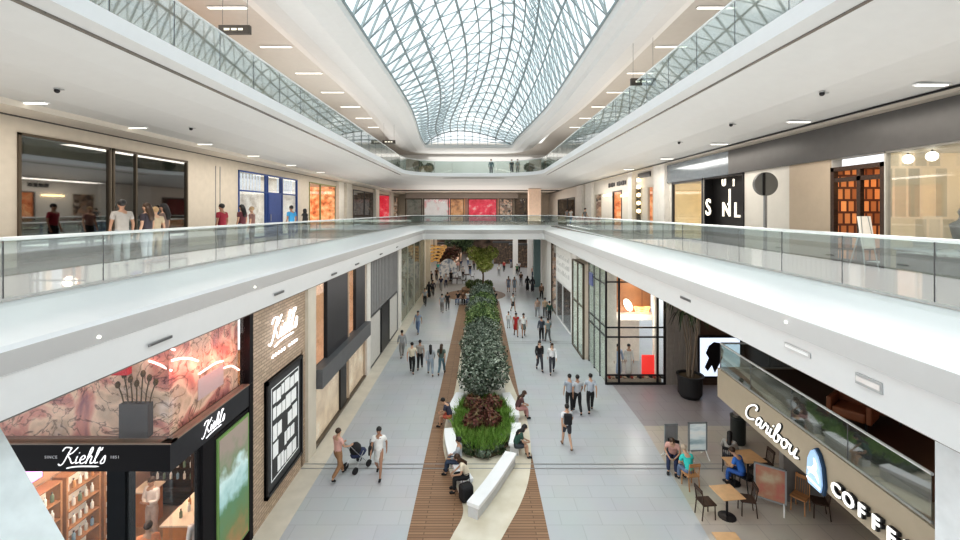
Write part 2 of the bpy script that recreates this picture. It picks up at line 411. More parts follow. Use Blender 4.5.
sl.box(-12.15, -12.02, -3, 54, Z(2.465), Z(2.48)); sl.box(9.86, 9.98, -3, 54, Z(2.585), Z(2.60)); sl.box(-11.0, 9.8, 53.5, 53.7, Z(2.5), Z(2.6))
struct('trim_4', sl, black, 'dark shadow slot in the second level ceiling', 'ceiling slot')
d3 = MB(); d3.box(-13, -7.28, -3, 66, Z(3.3), Z(3.62)); d3.box(6.1, 12, -3, 66, Z(3.3), Z(3.62)); d3.box(-7.3, 6.1, 43.4, 66, Z(3.3), Z(3.621))
struct('floor', d3, deckm, 'third level walkway deck', 'floor')
# L3 walls and ceiling
w3 = MB(); w3.box(-13.2, -12.9, -3, 66, Z(3.6), Z(7.7)); struct('wall_left', w3, beige, 'beige wall of the third level on the left', 'wall')
w3 = MB(); w3.box(11.8, 12.1, -3, 66, Z(3.6), Z(7.7)); struct('wall_right', w3, beige, 'beige wall of the third level on the right', 'wall')
w3 = MB(); w3.box(-13, 12, 58, 58.3, Z(3.6), Z(7.7)); struct('wall_back', w3, white, 'pale end wall of the third level', 'wall')
ce = MB(); ce.box(-13, -7.6, -3, 66, Z(7.6), Z(7.75)); ce.box(6.9, 12, -3, 66, Z(7.6), Z(7.75)); ce.box(-7.6, 6.9, 48.5, 66, Z(7.6), Z(7.75))
struct('ceiling', ce, pbr('top_ceiling', (.60, .57, .53), .6, var=.02), 'beige top ceiling over the third level walkways', 'ceiling')
bulk = MB()
def sh3(y): return -1.2 * sstep(26, 46.2, y)
PB = [(8.2, 7.5, Z(7.62), 50), (8.1, 7.4, Z(7.3), 49.9), (7.75, 7.05, Z(6.9), 49.5), (7.1, 6.5, Z(6.58), 48.9), (6.3, 5.8, Z(6.42), 48.1), (5.5, 5.1, Z(6.45), 47.3), (5.05, 5.0, Z(6.6), 46.7), (4.68, 4.68, Z(6.78), 46.3), (4.63, 4.63, Z(7.1), 46.2)]
rows_mb(bulk, ring(PB, 4.0, -3, sh3, arc=8), 0, True)
struct('ceiling', bulk, pbr('bulkhead_white', (.70, .70, .69), .5, var=.015), 'rounded white bulkhead around the skylight', 'ceiling')
# ============ SKYLIGHT ========================================================
ribm = pbr('skylight_rib', (.26, .30, .31), .5, .2)
ribl = pbr('skylight_bar', (.42, .47, .48), .5, .2)
skg = glass('skylight_glass', (.80, .88, .90), .05, .10, (.8, .9, .92))
def VP(u, y):
    xl, xr = -4.66 + sh3(y), 4.66 + sh3(y)
    h = 4.6 + 1.8 * sstep(8, 20, y) - 4.9 * sstep(22, 45, y)
    pk = .5 + .13 * math.sin((y - 16) / 9.5) - .06 * sstep(30, 45, y)
    uu = u ** (math.log(.5) / math.log(pk))
    z = EZ + 7.1 + h * (math.sin(PI * uu) ** .85 if 0 < uu < 1 else 0)
    x = xl + (xr - xl) * u + math.sin(PI * u) * (.9 * math.sin((y - 22) / 5.5) * sstep(12, 22, y) * (1 - .5 * sstep(38, 46, y)))
    return Vector((x, y, z))
NU, dy = 12, 1.1
ys = [-3 + dy * i for i in range(int(49.2 / dy) + 1)]; ys[-1] = 46.2
sk = thing('skylight', 'long undulating glass vault of grey lattice over the void', 'skylight', (0, 20, EZ + 7.1), kind='structure')
g = MB(); g.smooth = True
vs = [VP(i / NU, y) for y in ys for i in range(NU + 1)]
fs = [(j * (NU + 1) + i, j * (NU + 1) + i + 1, (j + 1) * (NU + 1) + i + 1, (j + 1) * (NU + 1) + i) for j in range(len(ys) - 1) for i in range(NU)]
g.add(vs, fs); g.build('glazing', skg, sk)
g = MB()
for i in range(NU + 1): g.tube([VP(i / NU, y) for y in ys], .085 if i % 2 == 0 else .06, 4)
g.build('rib', ribm, sk)
g = MB()
for y in ys: g.tube([VP(i / NU, y) for i in range(NU + 1)], .06, 4)
g.build('crossbar', ribl, sk)
g = MB()
for j in range(len(ys) - 1):
    for i in range(NU):
        a, b = (i, i + 1) if True else (i + 1, i)
        g.tube([VP(a / NU, ys[j]), VP(b / NU, ys[j + 1])], .038, 3)
g.build('diagonal_bar', ribl, sk)
g = MB()   # inner trussing near the springing on both sides
for sgn in (0, 1):
    for j in range(0, len(ys) - 1):
        u0, u1 = (0, 2 / NU) if sgn == 0 else (1, 1 - 2 / NU)
        p, q = VP(u0, ys[j]), VP(u1, ys[j + 1]); r_ = VP(u1, ys[j])
        dn = Vector((.55 if sgn == 0 else -.55, 0, -.5))
        g.tube([p, q + dn], .03, 4); g.tube([q + dn, q], .025, 4)
g.build('truss_bar', ribm, sk)
g = MB(); gl = MB()
end = [VP(i / NU, 46.2) for i in range(NU + 1)]
for p in end: g.tube([(p.x, 46.2, EZ + 7.1), p], .06, 4)
for q in (.35, .65): g.tube([(p.x, 46.2, EZ + 7.1 + (p.z - EZ - 7.1) * q) for p in end], .05, 4)
g.tube([(end[0].x, 46.2, EZ + 7.7), (end[-1].x, 46.2, EZ + 7.7)], .03, 4); g.tube(end, .06, 4)
g.build('end_grid', ribl, sk)
# ============ BALUSTRADES =====================================================
def balustrade(name, label, path, pitch, zb, zt, rail_r=.035, parts_post=True, group=None):
    """glass panels along a polyline"""
    P = [Vector((p[0], p[1], 0)) for p in path]
    L = [0]
    for a, b in zip(P[:-1], P[1:]): L.append(L[-1] + (b - a).length)
    def at(s):
        for i in range(len(P) - 1):
            if s <= L[i + 1] + 1e-6: return P[i].lerp(P[i + 1], (s - L[i]) / max(1e-6, L[i + 1] - L[i]))
        return P[-1]
    root = thing(name, label, 'balustrade', (P[0].x, P[0].y, zb), group=group)
    n = max(1, round(L[-1] / pitch)); st = L[-1] / n
    for k in range(n):
        a, b = at(k * st + .012), at((k + 1) * st - .012); d = (b - a).normalized(); nr = Vector((-d.y, d.x, 0)) * .009
        mb = MB(); mb.add([(p + q) + Vector((0, 0, z)) for z in (zb, zt) for p, q in ((a, nr), (b, nr), (b, -nr), (a, -nr))],
                          [(0, 3, 2, 1), (4, 5, 6, 7), (0, 1, 5, 4), (1, 2, 6, 5), (2, 3, 7, 6), (3, 0, 4, 7)])
        mb.build('glass_panel', bal_glass, root)
        if parts_post:
            q = at(k * st); mb = MB(); mb.tube([(q.x, q.y, zb), (q.x, q.y, zt)], .014, 4); mb.build('joint_strip', dgrey, root)
    pts = [(at(L[-1] * i / (n * 1)).x, at(L[-1] * i / n).y, zt + .02) for i in range(n + 1)]
    mb = MB(); mb.tube(pts, rail_r, 6); mb.build('handrail', steelrail, root)
    mb = MB(); mb.tube([(p[0], p[1], zb + .02) for p in pts], .03, 4); mb.build('base_channel', pbr('rail_channel', (.5, .51, .5), .4, .4), root)
    return root
zb, zt = Z(-1.44), Z(-.47)
balustrade('glass_balustrade', 'long glass balustrade along the left edge of the second level', [(-7.6 + sh2(y), y) for y in (1.5, 8, 20, 30, 42.6)], 1.8, zb, zt)
balustrade('glass_balustrade', 'long glass balustrade along the right edge of the second level', [(7.0 + sh2(y), y) for y in (1.45, 8, 20, 30, 42.6)], 1.7, zb, zt)
balustrade('glass_balustrade', 'glass balustrade across the far end of the second level void', [(-6.9, 42.6), (-5.6, 44.0), (6.6, 44.0), (7.72, 42.6)], 1.8, zb, zt)
zb, zt = Z(3.72), Z(4.95)
arcL = [(-7.2 + 4.4 * (1 - math.cos(t)), 39 + 4.2 * math.sin(t)) for t in [PI / 2 * i / 5 for i in range(6)]]
arcR = [(6.0 - 4.4 * (1 - math.cos(t)), 39 + 4.2 * math.sin(t)) for t in [PI / 2 * i / 5 for i in range(6)]]
balustrade('glass_balustrade', 'glass balustrade along the left edge of the third level', [(-7.2, 3)] + arcL, 1.8, zb, zt)
balustrade('glass_balustrade', 'glass balustrade along the right edge of the third level', [(6.0, 3)] + arcR, 1.8, zb, zt)
balustrade('glass_balustrade', 'glass balustrade across the far end of the third level void', [arcL[-1], arcR[-1]], 1.8, zb, zt)

# ============ CEILING FITTINGS ================================================
def fitting(name, lab, cat, loc, size, m, group, rz=0):
    mb = MB(); mb.cbox((0, 0, 0), size); o = mb.build(name, m); o.location = loc; o.rotation_euler = (0, 0, rz); tag(o, lab, cat, group)
    return o
def striplight(loc, L_, group, lab, w=.14):
    t = thing('strip_light', lab, 'ceiling light', loc, group=group)
    fr_ = MB().cbox((0, 0, 0), (L_ + .06, w + .06, .03)).build('frame', white, t, world=False)
    MB().cbox((0, 0, -.02), (L_, w, .02)).build('diffuser', lampm, fr_, world=False)
for y in (12.2, 16, 19.8, 23.6, 27.4, 31.2, 35, 38.8):
    striplight((-9.4, y, Z(7.57)), 1.4, 'strip lights on the left top ceiling', 'thin white strip light in the beige top ceiling above the left walkway')
    striplight((8.8, y, Z(7.57)), 1.4, 'strip lights on the right top ceiling', 'thin white strip light in the beige top ceiling above the right walkway')
for y in (10.4, 13.5, 16.8, 20.4, 24.5, 29): striplight((-10.75, y, Z(2.62)), .5, 'lights in the left second level ceiling', 'small white strip light in the soffit above the left shopfronts', .09)
for y in (8.9, 12.6, 16.8, 21.5, 27): striplight((9.35, y, Z(2.62)), .6, 'lights in the right second level ceiling', 'small white strip light in the soffit above the right shopfronts', .09)
def camera_dome(loc, lab, group):
    t = thing('security_camera', lab, 'camera', loc, group=group)
    mb = MB(); mb.lathe([(.06, 0), (.06, -.03)], n=12); mb.build('base', steel, t, world=False)
    mb = MB(); mb.smooth = True; mb.ball((.0, 0, -.06), .055, 10); mb.build('dome', black, t, world=False)
    MB().cbox((.1, 0, -.04), (.12, .02, .012)).build('bracket', grey, t, world=False)
for x, y in ((57, 79), (191, 117)):
    p = Vector((-9.5, YX(x, -9.5), Z(2.76))); camera_dome(p, 'small dark dome camera under the left third level slab', 'dome cameras under the left slab')
for x, y in ((822, 79), (731, 116), (679, 137)):
    p = Vector((8.0, YX(x, 8.0), Z(2.8))); camera_dome(p, 'small dark dome camera under the right third level slab', 'dome cameras under the right slab')
def hanging_sign(loc, lab, w=.95):
    t = thing('hanging_sign', lab, 'sign', loc)
    MB().cbox((0, 0, 0), (w, .12, .26)).build('panel', pbr('sign_dark', (.06, .05, .04), .4), t, world=False)
    mb = MB()
    for i, s_ in ((-.22, .16), (0, .16), (.2, .14)): mb.cbox((i, -.065, .0), (s_, .01, .06))
    mb.build('lettering', emis('sign_text', (1, .95, .8), .8), t, world=False)
    for s_ in (-1, 1):
        mb = MB(); mb.tube([(s_ * w * .4, 0, .13), (s_ * w * .4, 0, Z(7.6) - loc[2])], .008, 4); mb.build('wire', grey, t, world=False)
hanging_sign(tuple(gy(235, 30, 13.2)), 'dark wayfinding sign hanging over the left third level walkway')
hanging_sign(tuple(gy(643, 82, 16.5)), 'dark wayfinding sign hanging over the right third level walkway')
hanging_sign(tuple(gy(389, 142, 32)), 'dark wayfinding sign hanging near the far left corner of the third level')
# fascia vents / lights
def on_fascia(px, py, left, ln, h, m, name, lab, cat, group, rnd=False):
    X = -6.36 if left else 5.64
    Y = YX(px, X)
    for _ in range(4): Y = YX(px, X + sh2(Y))
    Xw = X + sh2(Y); z = EZ - (py - CY) * Y / F
    t = thing(name, lab, cat, (Xw, Y, z), group=group)
    s_ = 1 if left else -1
    MB().cbox((s_ * .015, 0, 0), (.03, ln, h)).build('frame', m[0], t, world=False)
    MB().cbox((s_ * .032, 0, 0), (.012, ln * .9, h * .5)).build('slot', m[1], t, world=False)
vg = 'slot vents on the left slab fascia'
on_fascia(160, 341, True, .62, .05, (grey, dgrey), 'air_vent', 'slim dark slot vent on the fascia above the pink floral mural', 'vent', None)
for px, py in ((279, 293), (334, 274), (357, 264), (381, 254), (397, 247)):
    on_fascia(px, py, True, .6, .07, (grey, dgrey), 'air_vent', 'small dark slot vent on the left slab fascia', 'vent', vg)
on_fascia(798, 350, False, .62, .09, (steel, white), 'air_vent', 'pale metal slot vent on the fascia above the cafe', 'vent', None)
on_fascia(686, 299, False, .6, .07, (grey, dgrey), 'air_vent', 'dark slot vent on the fascia over the potted palm', 'vent', None)
on_fascia(870, 383, False, .42, .16, (pbr('grill', (.42, .43, .43), .5), steel), 'speaker_grille', 'rounded grey speaker grille on the right fascia', 'speaker', None)
for x, y, left in ((99, 337, True), (255, 287, True), (786, 322, False)):
    X = -6.27 if left else 5.50
    Y = YX(x, X)
    for _ in range(4): Y = YX(x, X + sh2(Y))
    mb = MB(); mb.smooth = True; mb.ball((0, 0, 0), .03, 8); o = mb.build('spot_light', lampm); o.location = (X + sh2(Y), Y, EZ - (y - CY) * Y / F)
    tag(o, {99: 'tiny glowing spot light in the grey slab edge over the floral mural', 255: 'tiny glowing spot light in the grey slab edge over the brick wall', 786: 'tiny glowing spot light in the right grey slab edge'}[x], 'light')

# ============ SHOP HELPER =====================================================
def backmat(name, cols, scale=2.5, em=.5):
    n_ = len(cols); return ramp_mat(name, [(.25 + .5 * i / max(1, n_ - 1), c) for i, c in enumerate(cols)], scale, 'voronoi' if n_ > 3 else 'noise', .6, em)  # emission stands in for interior light
def shop(side, X, y0, y1, z0, z1, lab, back, frame=brown, gmat=None, mull=(), trans=None, door=None, depth=2.5, fw=.07, floorm=None, group=None, name='shopfront', lit=0, litcol=(1, .8, .55)):
    s_ = side; W_ = lambda d: X + s_ * d
    t = thing(name, lab, 'shopfront', (X, (y0 + y1) / 2, z0), group=group)
    i = MB(); i.m(0)
    i.box(W_(depth), W_(depth + .08), y0, y1, z0, z1)
    i.build('back_wall', back, t)
    MB().box(W_(.02), W_(depth), y1 - .02, y1 - .002, z0, z1).build('end_wall', back, t)
    i = MB(); i.box(W_(0), W_(depth), y0 + .002, y0 + .02, z0, z1); i.box(W_(.02), W_(depth), y0, y1, z1 - .04, z1); i.build('side_wall', floorm or beige, t)
    f = MB()
    f.box(W_(-.05), W_(.08), y0, y0 + fw, z0, z1); f.box(W_(-.05), W_(.08), y1 - fw, y1, z0, z1); f.box(W_(-.05), W_(.08), y0, y1, z1 - fw, z1); f.box(W_(-.05), W_(.08), y0, y1, z0, z0 + fw)
    for q in mull:
        yy = y0 + (y1 - y0) * q; f.box(W_(-.04), W_(.07), yy - fw / 2, yy + fw / 2, z0, z1)
    if trans: f.box(W_(-.04), W_(.07), y0, y1, trans - fw / 2, trans + fw / 2)
    f.build('frame', frame, t)
    if gmat is not False:
        MB().box(W_(.01), W_(.03), y0 + fw, y1 - fw, z0 + fw, z1 - fw).build('glass_pane', gmat or shop_glass, t)
    if door:
        a, b, dm = door; ya, yb = y0 + (y1 - y0) * a, y0 + (y1 - y0) * b; zt_ = trans or (z0 + 2.3)
        d = MB().box(W_(-.06), W_(-.01), ya, yb, z0 + .02, zt_).build('door', dm, t)
        MB().box(W_(-.12), W_(-.08), ya + .12, ya + .16, z0 + .9, z0 + 1.3).build('handle', steel, d)
    if lit: point((W_(depth * .5), (y0 + y1) / 2, z1 - .5), lit, litcol, .3)
    return t
# ============ LEVEL 2 LEFT ====================================================
XL, XR = -12.2, 10.4
zt2 = 11.28
bk_refl = ramp_mat('shop_reflection', [(.3, (.12, .10, .08)), (.5, (.30, .23, .17)), (.6, (.5, .35, .22)), (.75, (.6, .52, .42))], 2.2, 'noise', .6, .4)  # blurred reflections painted into a glowing backing
bk_warm = ramp_mat('shop_warm', [(.3, (.55, .36, .2)), (.6, (.85, .68, .45)), (.75, (.95, .85, .7))], 2.2, 'noise', .6, .6)  # this and the backs below glow to imitate lit shop interiors
bk_orange = ramp_mat('shop_orange', [(.3, (.4, .10, .03)), (.5, (.85, .36, .15)), (.7, (.95, .68, .38))], 2.5, 'noise', .6, .8)
bk_red = ramp_mat('shop_red', [(.35, (.7, .02, .05)), (.55, (.85, .05, .10)), (.7, (.95, .55, .5))], 1.2, 'noise', .6, .55)
bk_dark = ramp_mat('shop_dark', [(.3, (.02, .018, .016)), (.6, (.10, .07, .05)), (.78, (.4, .25, .15))], 3, 'noise', .6, .3)
bk_pale = ramp_mat('shop_pale', [(.3, (.55, .5, .43)), (.5, (.80, .76, .70)), (.7, (.95, .92, .86))], 1.6, 'noise', .6, .55)
bk_mix = ramp_mat('shop_mix', [(.2, (.1, .08, .07)), (.4, (.45, .3, .2)), (.5, (.7, .6, .5)), (.65, (.25, .15, .12)), (.8, (.75, .5, .35))], 3.5, 'voronoi', .6, .35)
bluem = pbr('blue_frame', (.03, .08, .28), .35)
LSH = [  # px near, px far, args
 (-75, 14, None), (17, 110, dict(lab='wide bronze framed shop window nearest on the left second level', back=bk_refl, gmat=mirror_glass, mull=(), frame=brown, depth=3.5)),
 (112, 187, dict(lab='second bronze framed shop window on the left with mirrored glass', back=bk_refl, gmat=mirror_glass, mull=(.27,), frame=brown, depth=3.5)),
 (238, 297, dict(lab='blue framed shopfront with striped blinds and a blue door on the second level', back=bk_pale, frame=bluem, mull=(.4, .43, .66, .69), trans=10.25, door=(.44, .66, pbr('blue_door', (.05, .10, .32), .4)), depth=2.5)),
 (309, 336, dict(lab='orange banner shopfront with green edge on the left second level', back=bk_orange, frame=pbr('olive', (.25, .28, .12), .5), mull=(.38,), depth=2)),
 (353, 374, dict(lab='dark shopfront left of the far corner on the second level', back=bk_dark, frame=dgrey, mull=(.5,), depth=2)),
 (379, 390, dict(lab='narrow red lit shopfront on the left second level', back=bk_red, frame=brown, depth=2)),
 (393, 398, dict(lab='narrow dark shopfront at the far left corner of the second level', back=bk_mix, frame=brown, depth=2))]
prev = 1.0; wl = MB()
for a, b, k in LSH:
    ya, yb = YX(a, XL), YX(b, XL)
    if k is None: continue
    wl.box(XL - .3, XL, prev, ya, L2, zt2 + .001)
    shop(-1, XL, ya, yb, L2, zt2, **k); prev = yb
wl.box(XL - .3, XL, prev, 66, L2, zt2); wl.box(XL - .3, XL - .001, 1, 66, zt2, Z(2.6))
lw2 = struct('wall_left', wl, beige, 'beige panelled wall between the left second level shops', 'wall')
gr = MB()
for px in (215.5, 220): y = YX(px, XL); gr.box(XL - .01, XL + .012, y - .025, y + .025, L2, zt2)
struct('trim_5', gr, grey, 'two thin vertical grooves in the left beige wall', 'wall groove')
# pilasters between the far left shops
for a, b in ((338, 343), (346, 351), (375, 378.5), (390.5, 393)):
    ya, yb = YX(a, -12.0), YX(b, -12.0)
    o = MB().box(-12.2, -11.9, ya, yb, L2, Z(2.6)).build('column', pbr('pilaster', (.72, .68, .61), .5)); o['kind'] = 'structure'; tag(o, 'flat cream pilaster between the left second level shops', 'column', 'left pilasters', 'structure')
# blinds in blue shop
t = thing('window_blind', 'white and grey striped blinds in the blue framed shop', 'blind', (XL - .3, YX(262, XL), 10.4))
ya, yb = YX(239, XL), YX(297, XL)
n_ = 22
mb = MB()
for i in range(n_):
    y = ya + (yb - ya) * (i + .5) / n_
    if .42 < (i + .5) / n_ < .68: continue
    mb.box(XL - .35, XL - .3, y - .07, y + .07, 10.3, 11.2)
mb.build('slat', pbr('blind_white', (.8, .85, .92), .5, em=.5), t)
# ============ LEVEL 2 RIGHT ===================================================
zr = 10.72
RS = [
 (990, 886, dict(lab='large glass display window of the nearest right shop with spotlights', back=shelf_mat('garment_wall', (.80, .66, .46), (.45, .40, .30), (.75, .62, .45), .35, 1.3, .35, (PI / 2, 0, 0)), frame=pbr('pale_frame', (.5, .47, .42), .4), mull=(), depth=4.0, floorm=cream, fw=.04)),
 (744.5, 705, dict(lab='black shopfront with big white letters on the right second level', back=pbr('blackwall', (.012, .011, .011), .4), frame=black, depth=.35, gmat=False)),
 (703.5, 672.5, dict(lab='warm lit gallery shop with small framed pictures on its yellow wall', back=pbr('yellowwall', (.85, .66, .38), .5, em=.55), frame=dgrey, depth=2, fw=.1)),  # yellow wall's own glow stands in for gallery lighting
 (654, 648, dict(lab='orange lit shop window with a pale figure on the right second level', back=bk_orange, frame=cream, depth=2)),
 (642, 635, dict(lab='narrow display window with round globe lamps', back=bk_dark, frame=cream, depth=1.2)),
 (622, 613, dict(lab='dark framed doorway with pink interior beneath a small black sign', back=bk_orange, frame=dgrey, depth=1.8)),
 (602, 595, dict(lab='narrow display window with shelves at the far right second level', back=bk_mix, frame=cream, depth=1.2)),
 (575, 558, dict(lab='dark fashion shopfront with pale mannequins at the far right second level', back=bk_dark, frame=dgrey, depth=2, mull=(.4,)))]
prev = YX(886, XR); wr = MB(); RR = sorted(RS[1:], key=lambda r: -r[0])
wr.box(XR, XR + .3, 1, YX(990, XR), L2, zr)
entr = (YX(886, XR), YX(832, XR)); prev = entr[1]
for a, b, k in RR:
    ya, yb = YX(a, XR), YX(b, XR)
    wr.box(XR, XR + .3, prev, ya, L2, zr + .001)
    shop(1, XR, ya, yb, L2, zr, **k); prev = yb
wr.box(XR, XR + .3, prev, 66, L2, zr); wr.box(XR + .001, XR + .3, 1, 66, zr, Z(2.6))
struct('wall_right', wr, pbr('pale_wall', (.66, .62, .56), .5, var=.02), 'pale wall between the right second level shops', 'wall')
a, b, k = RS[0]; shop(1, XR, YX(a, XR), YX(b, XR), L2, zr, lit=18, litcol=(1, .85, .65), **k)
shop(1, XR, entr[0], entr[1], L2, zr - .25, 'dark timber framed shop entrance with warm shelves inside', shelf_mat('book_shelves', (.85, .34, .12), (.25, .08, .03), (.10, .035, .02), .22, .36, .55, (PI / 2, 0, 0)), frame=dwood, gmat=False, mull=(.45,), trans=10.1, depth=2.2, fw=.12, floorm=dwood, lit=14, litcol=(1, .6, .3))
struct('wall_right', MB().box(XR - .02, XR + .02, entr[1] + .02, YX(790, XR), L2, zr), pbr('tan_panel', (.50, .40, .30), .45, var=.03), 'tan wall panel beside the timber shop entrance', 'wall')
bh = MB(); bh.m(0); bh.box(XR - .12, XR - .002, 1, YX(731, XR), zr, Z(2.5)); bh.m(1); bh.box(XR - .10, XR - .003, YX(731, XR), YX(668, XR), zr, Z(2.5))
struct('trim_6', bh, [pbr('charcoal', (.085, .082, .08), .35), pbr('mirrorgrey', (.32, .35, .38), .15, .6)], 'charcoal bulkhead above the right second level shops', 'bulkhead')
for a, b, lab in ((667, 656, 'broad pale column beside the gallery shop'), (634, 630, 'slim pale column beside the globe lamps'), (593, 587, 'pale column in the far right second level'), (583, 578, 'second pale column in the far right second level')):
    o = MB().box(XR - .25, XR, YX(a, XR - .1), YX(b, XR - .1), L2, Z(2.6)).build('column', pbr('pilaster2', (.74, .71, .66), .5)); tag(o, lab, 'column', None, 'structure')
# warm strip of light shelf under bulkhead (ceiling of shop recess)
# gallery pictures
i = 0
for px, py in ((679, 190), (688, 189), (697, 190), (681, 198), (690, 198), (679, 205), (692, 206)):
    X = XR + 1.9; p = gx(px, py, X); t = thing('picture_frame', 'small dark framed picture on the yellow gallery wall', 'picture', p, group='pictures in the gallery shop')
    fr_ = MB().cbox((0, 0, 0), (.04, .34, .3)).build('frame', brown, t, world=False); MB().cbox((-.025, 0, 0), (.01, .22, .18)).build('print', bk_mix, fr_, world=False)
# letters S N L on the black shop
def wall_letters(body, px, py, X, size, m, lab, side=1, em=.0):
    p = gx(px, py, X - .06 * side)
    mb = text_mesh(body, size, p, (0, -1, 0) if side > 0 else (0, 1, 0), (0, 0, 1), .02, bold=.012)
    o = mb.build('sign_letter', m); recenter(o); tag(o, lab, 'sign letter'); return o
lw = emis('letter_white', (1, .93, .8), .7)
wall_letters('S', 705.5, 215, XR, 1.05, lw, 'white letter S on the black shopfront wall')
wall_letters('N', 722, 216, XR, .85, lw, 'white letter N on the black shopfront wall')
wall_letters('L', 734, 217, XR, .85, lw, 'white letter L on the black shopfront wall')
wall_letters('J', 728.5, 201, XR, .72, lw, 'white curled letter above the N on the black shopfront')
wall_letters('U', 722, 186, XR, .4, lw, 'small white letter at the top of the black shopfront')
wall_letters('I', 733, 186, XR, .4, lw, 'thin white upright letter at the top of the black shopfront')
# round sign on a pole
t = thing('round_sign', 'grey round disc sign on a tall grey pole in front of white wall', 'sign', (9.75, 14.7, L2))
mb = MB(); cz = Z(.92); R_ = .40
mb.smooth = True
dv = [(9.75 + R_ * math.cos(2 * PI * k / 32), yy, cz + R_ * math.sin(2 * PI * k / 32)) for yy in (14.64, 14.76) for k in range(32)]
mb.smooth = False
mb.add(dv, [list(range(32)), list(range(32, 64))[::-1]] + [(k, 32 + k, 32 + (k + 1) % 32, (k + 1) % 32) for k in range(32)])
mb.build('disc', pbr('discgrey', (.16, .16, .15), .4), t)
MB().box(9.62, 9.70, 14.61, 14.64, cz - .38, cz + .38).build('stripe', black, t)
MB().box(9.71, 9.79, 14.66, 14.74, L2, cz - .38).build('pole', grey, t)
# easel poster
p = gz(868, 262, L2); 
t = thing('easel_sign', 'white poster leaning on an easel outside the timber entrance', 'sign', (9.6, 10.6, L2), rz=.2)
mb = MB(); mb.add([(-.2, 0, .55), (.2, 0, .55), (.2, .12, 1.35), (-.2, .12, 1.35), (-.2, .02, .55), (.2, .02, .55), (.2, .14, 1.35), (-.2, .14, 1.35)], [(0, 1, 2, 3), (4, 7, 6, 5), (0, 4, 5, 1), (1, 5, 6, 2), (2, 6, 7, 3), (3, 7, 4, 0)]); mb.build('poster', pbr('posterw', (.85, .8, .72), .5, em=.15), t, world=False)
for sx_ in (-.18, .18):
    mb = MB(); mb.tube([(sx_ * 1.2, -.06, 0), (sx_ * .6, .12, 1.35)], .015, 5); mb.build('leg', steel, t, world=False)
mb = MB(); mb.tube([(0, .5, 0), (0, .13, 1.3)], .015, 5); mb.build('leg', steel, t, world=False)
# display goods in nearest right shop
t = thing('display_counter', 'long dark display plinth behind the nearest right glass window', 'display plinth', (10.9, 9, L2))
MB().box(10.5, 11.4, 8.95, 10.85, L2, L2 + .5).build('plinth', pbr('plinthgrey', (.07, .07, .075), .35), t)
MB().box(10.48, 11.45, 8.9, 10.9, L2 + .5, L2 + .56).build('counter_top', white, t)
for px, py, lab in ((908, 158, 'large white spotlight head nearer the timber entrance'), (932, 155, 'large white spotlight head nearer the frame edge')):
    p = gx(px, py, 10.9); p.z = min(p.z, zr - .2); t = thing('spotlight', lab, 'spotlight', p)
    mb = MB(); mb.smooth = True; mb.ball((0, 0, 0), .12, 12); mb.build('lamp_head', emis('spotw', (1, .95, .85), 3), t, world=False)
    mb = MB(); mb.tube([(0, 0, .1), (0, 0, zr - p.z)], .02, 6); mb.build('stem', black, t, world=False)
for k_, (yy, m_, lab) in enumerate(((9.1, white, 'white folded clothes pile on the dark plinth near the frame edge'), (9.75, grey, 'rounded grey display bust on the dark plinth'), (10.45, beige, 'beige folded clothes pile on the dark plinth'))):
    t = thing('folded_clothes' if k_ != 1 else 'display_bust', lab, 'clothes' if k_ != 1 else 'display bust', (10.95, yy, L2 + .56))
    if k_ != 1:
        for j in range(4): MB().cbox((.01 * (j % 2), .01 * j, .035 + .06 * j), (.4, .5, .05)).build('garment', m_, t, world=False, bevel=.02)
    else:
        mb = MB(); mb.smooth = True; mb.lathe([(.12, 0), (.12, .03), (.03, .05), (.03, .2), (.16, .3), (.2, .5), (.22, .62), (.08, .72), (.06, .8), (.09, .9), (.05, 1.0)], n=16); mb.build('torso', m_, t, world=False)
# hanging clothes rail at the back of shop
t = thing('clothes_rail', 'rail of hanging garments inside the nearest right shop', 'clothes rail', (12.6, 9.2, L2))
mb = MB(); mb.tube([(12.6, 8.9, L2), (12.6, 8.9, L2 + 1.7), (12.6, 10.8, L2 + 1.7), (12.6, 10.8, L2)], .02, 6); mb.build('rail', steel, t)
cols = [white, beige, grey, pbr('olive2', (.25, .26, .15)), pbr('sand', (.6, .5, .35)), dgrey]
for j in range(9):
    y = 8.95 + j * .2; mb = MB(); mb.add([(12.4, y, L2 + 1.6), (12.8, y, L2 + 1.6), (12.9, y, L2 + .7), (12.3, y, L2 + .7), (12.4, y + .06, L2 + 1.6), (12.8, y + .06, L2 + 1.6), (12.9, y + .09, L2 + .7), (12.3, y + .09, L2 + .7)], [(0, 3, 2, 1), (4, 5, 6, 7), (0, 1, 5, 4), (1, 2, 6, 5), (2, 3, 7, 6), (3, 0, 4, 7)])
    mb.build('garment', cols[j % 6], t)
# small signs
def smallsign(px, py, w, h, lab):
    p = gx(px, py, XR - .05); t = thing('shop_sign', lab, 'sign', p)
    MB().cbox((0, 0, 0), (.06, w, h)).build('panel', dgrey, t, world=False)
smallsign(644, 175, 2.0, .32, 'dark rectangular sign over the globe lamp window')
smallsign(687, 175, 2.6, .28, 'dark rectangular sign above the gallery shop')
p = gx(617, 184, XR - .05); mb = MB()
for j, w_ in enumerate((.3, .34, .28, .3, 0, .26, .3, .3, .28, .3)):
    if w_: mb.cbox((0, 2.0 - j * .42, 0), (.04, w_, .34 - .06 * (j % 2)))
o = mb.build('sign_lettering', black); o.location = p; tag(o, 'small black lettering over the pink doorway', 'sign')
for j, py in enumerate((180, 187, 195, 203, 211)):
    p = gx(638.5, py, XR - .15); mb = MB(); mb.smooth = True; mb.ball((0, 0, 0), .13, 10); o = mb.build('globe_lamp', warmlamp); o.location = p; tag(o, 'small warm globe lamp in a vertical row on the right second level', 'lamp', 'globe lamps')
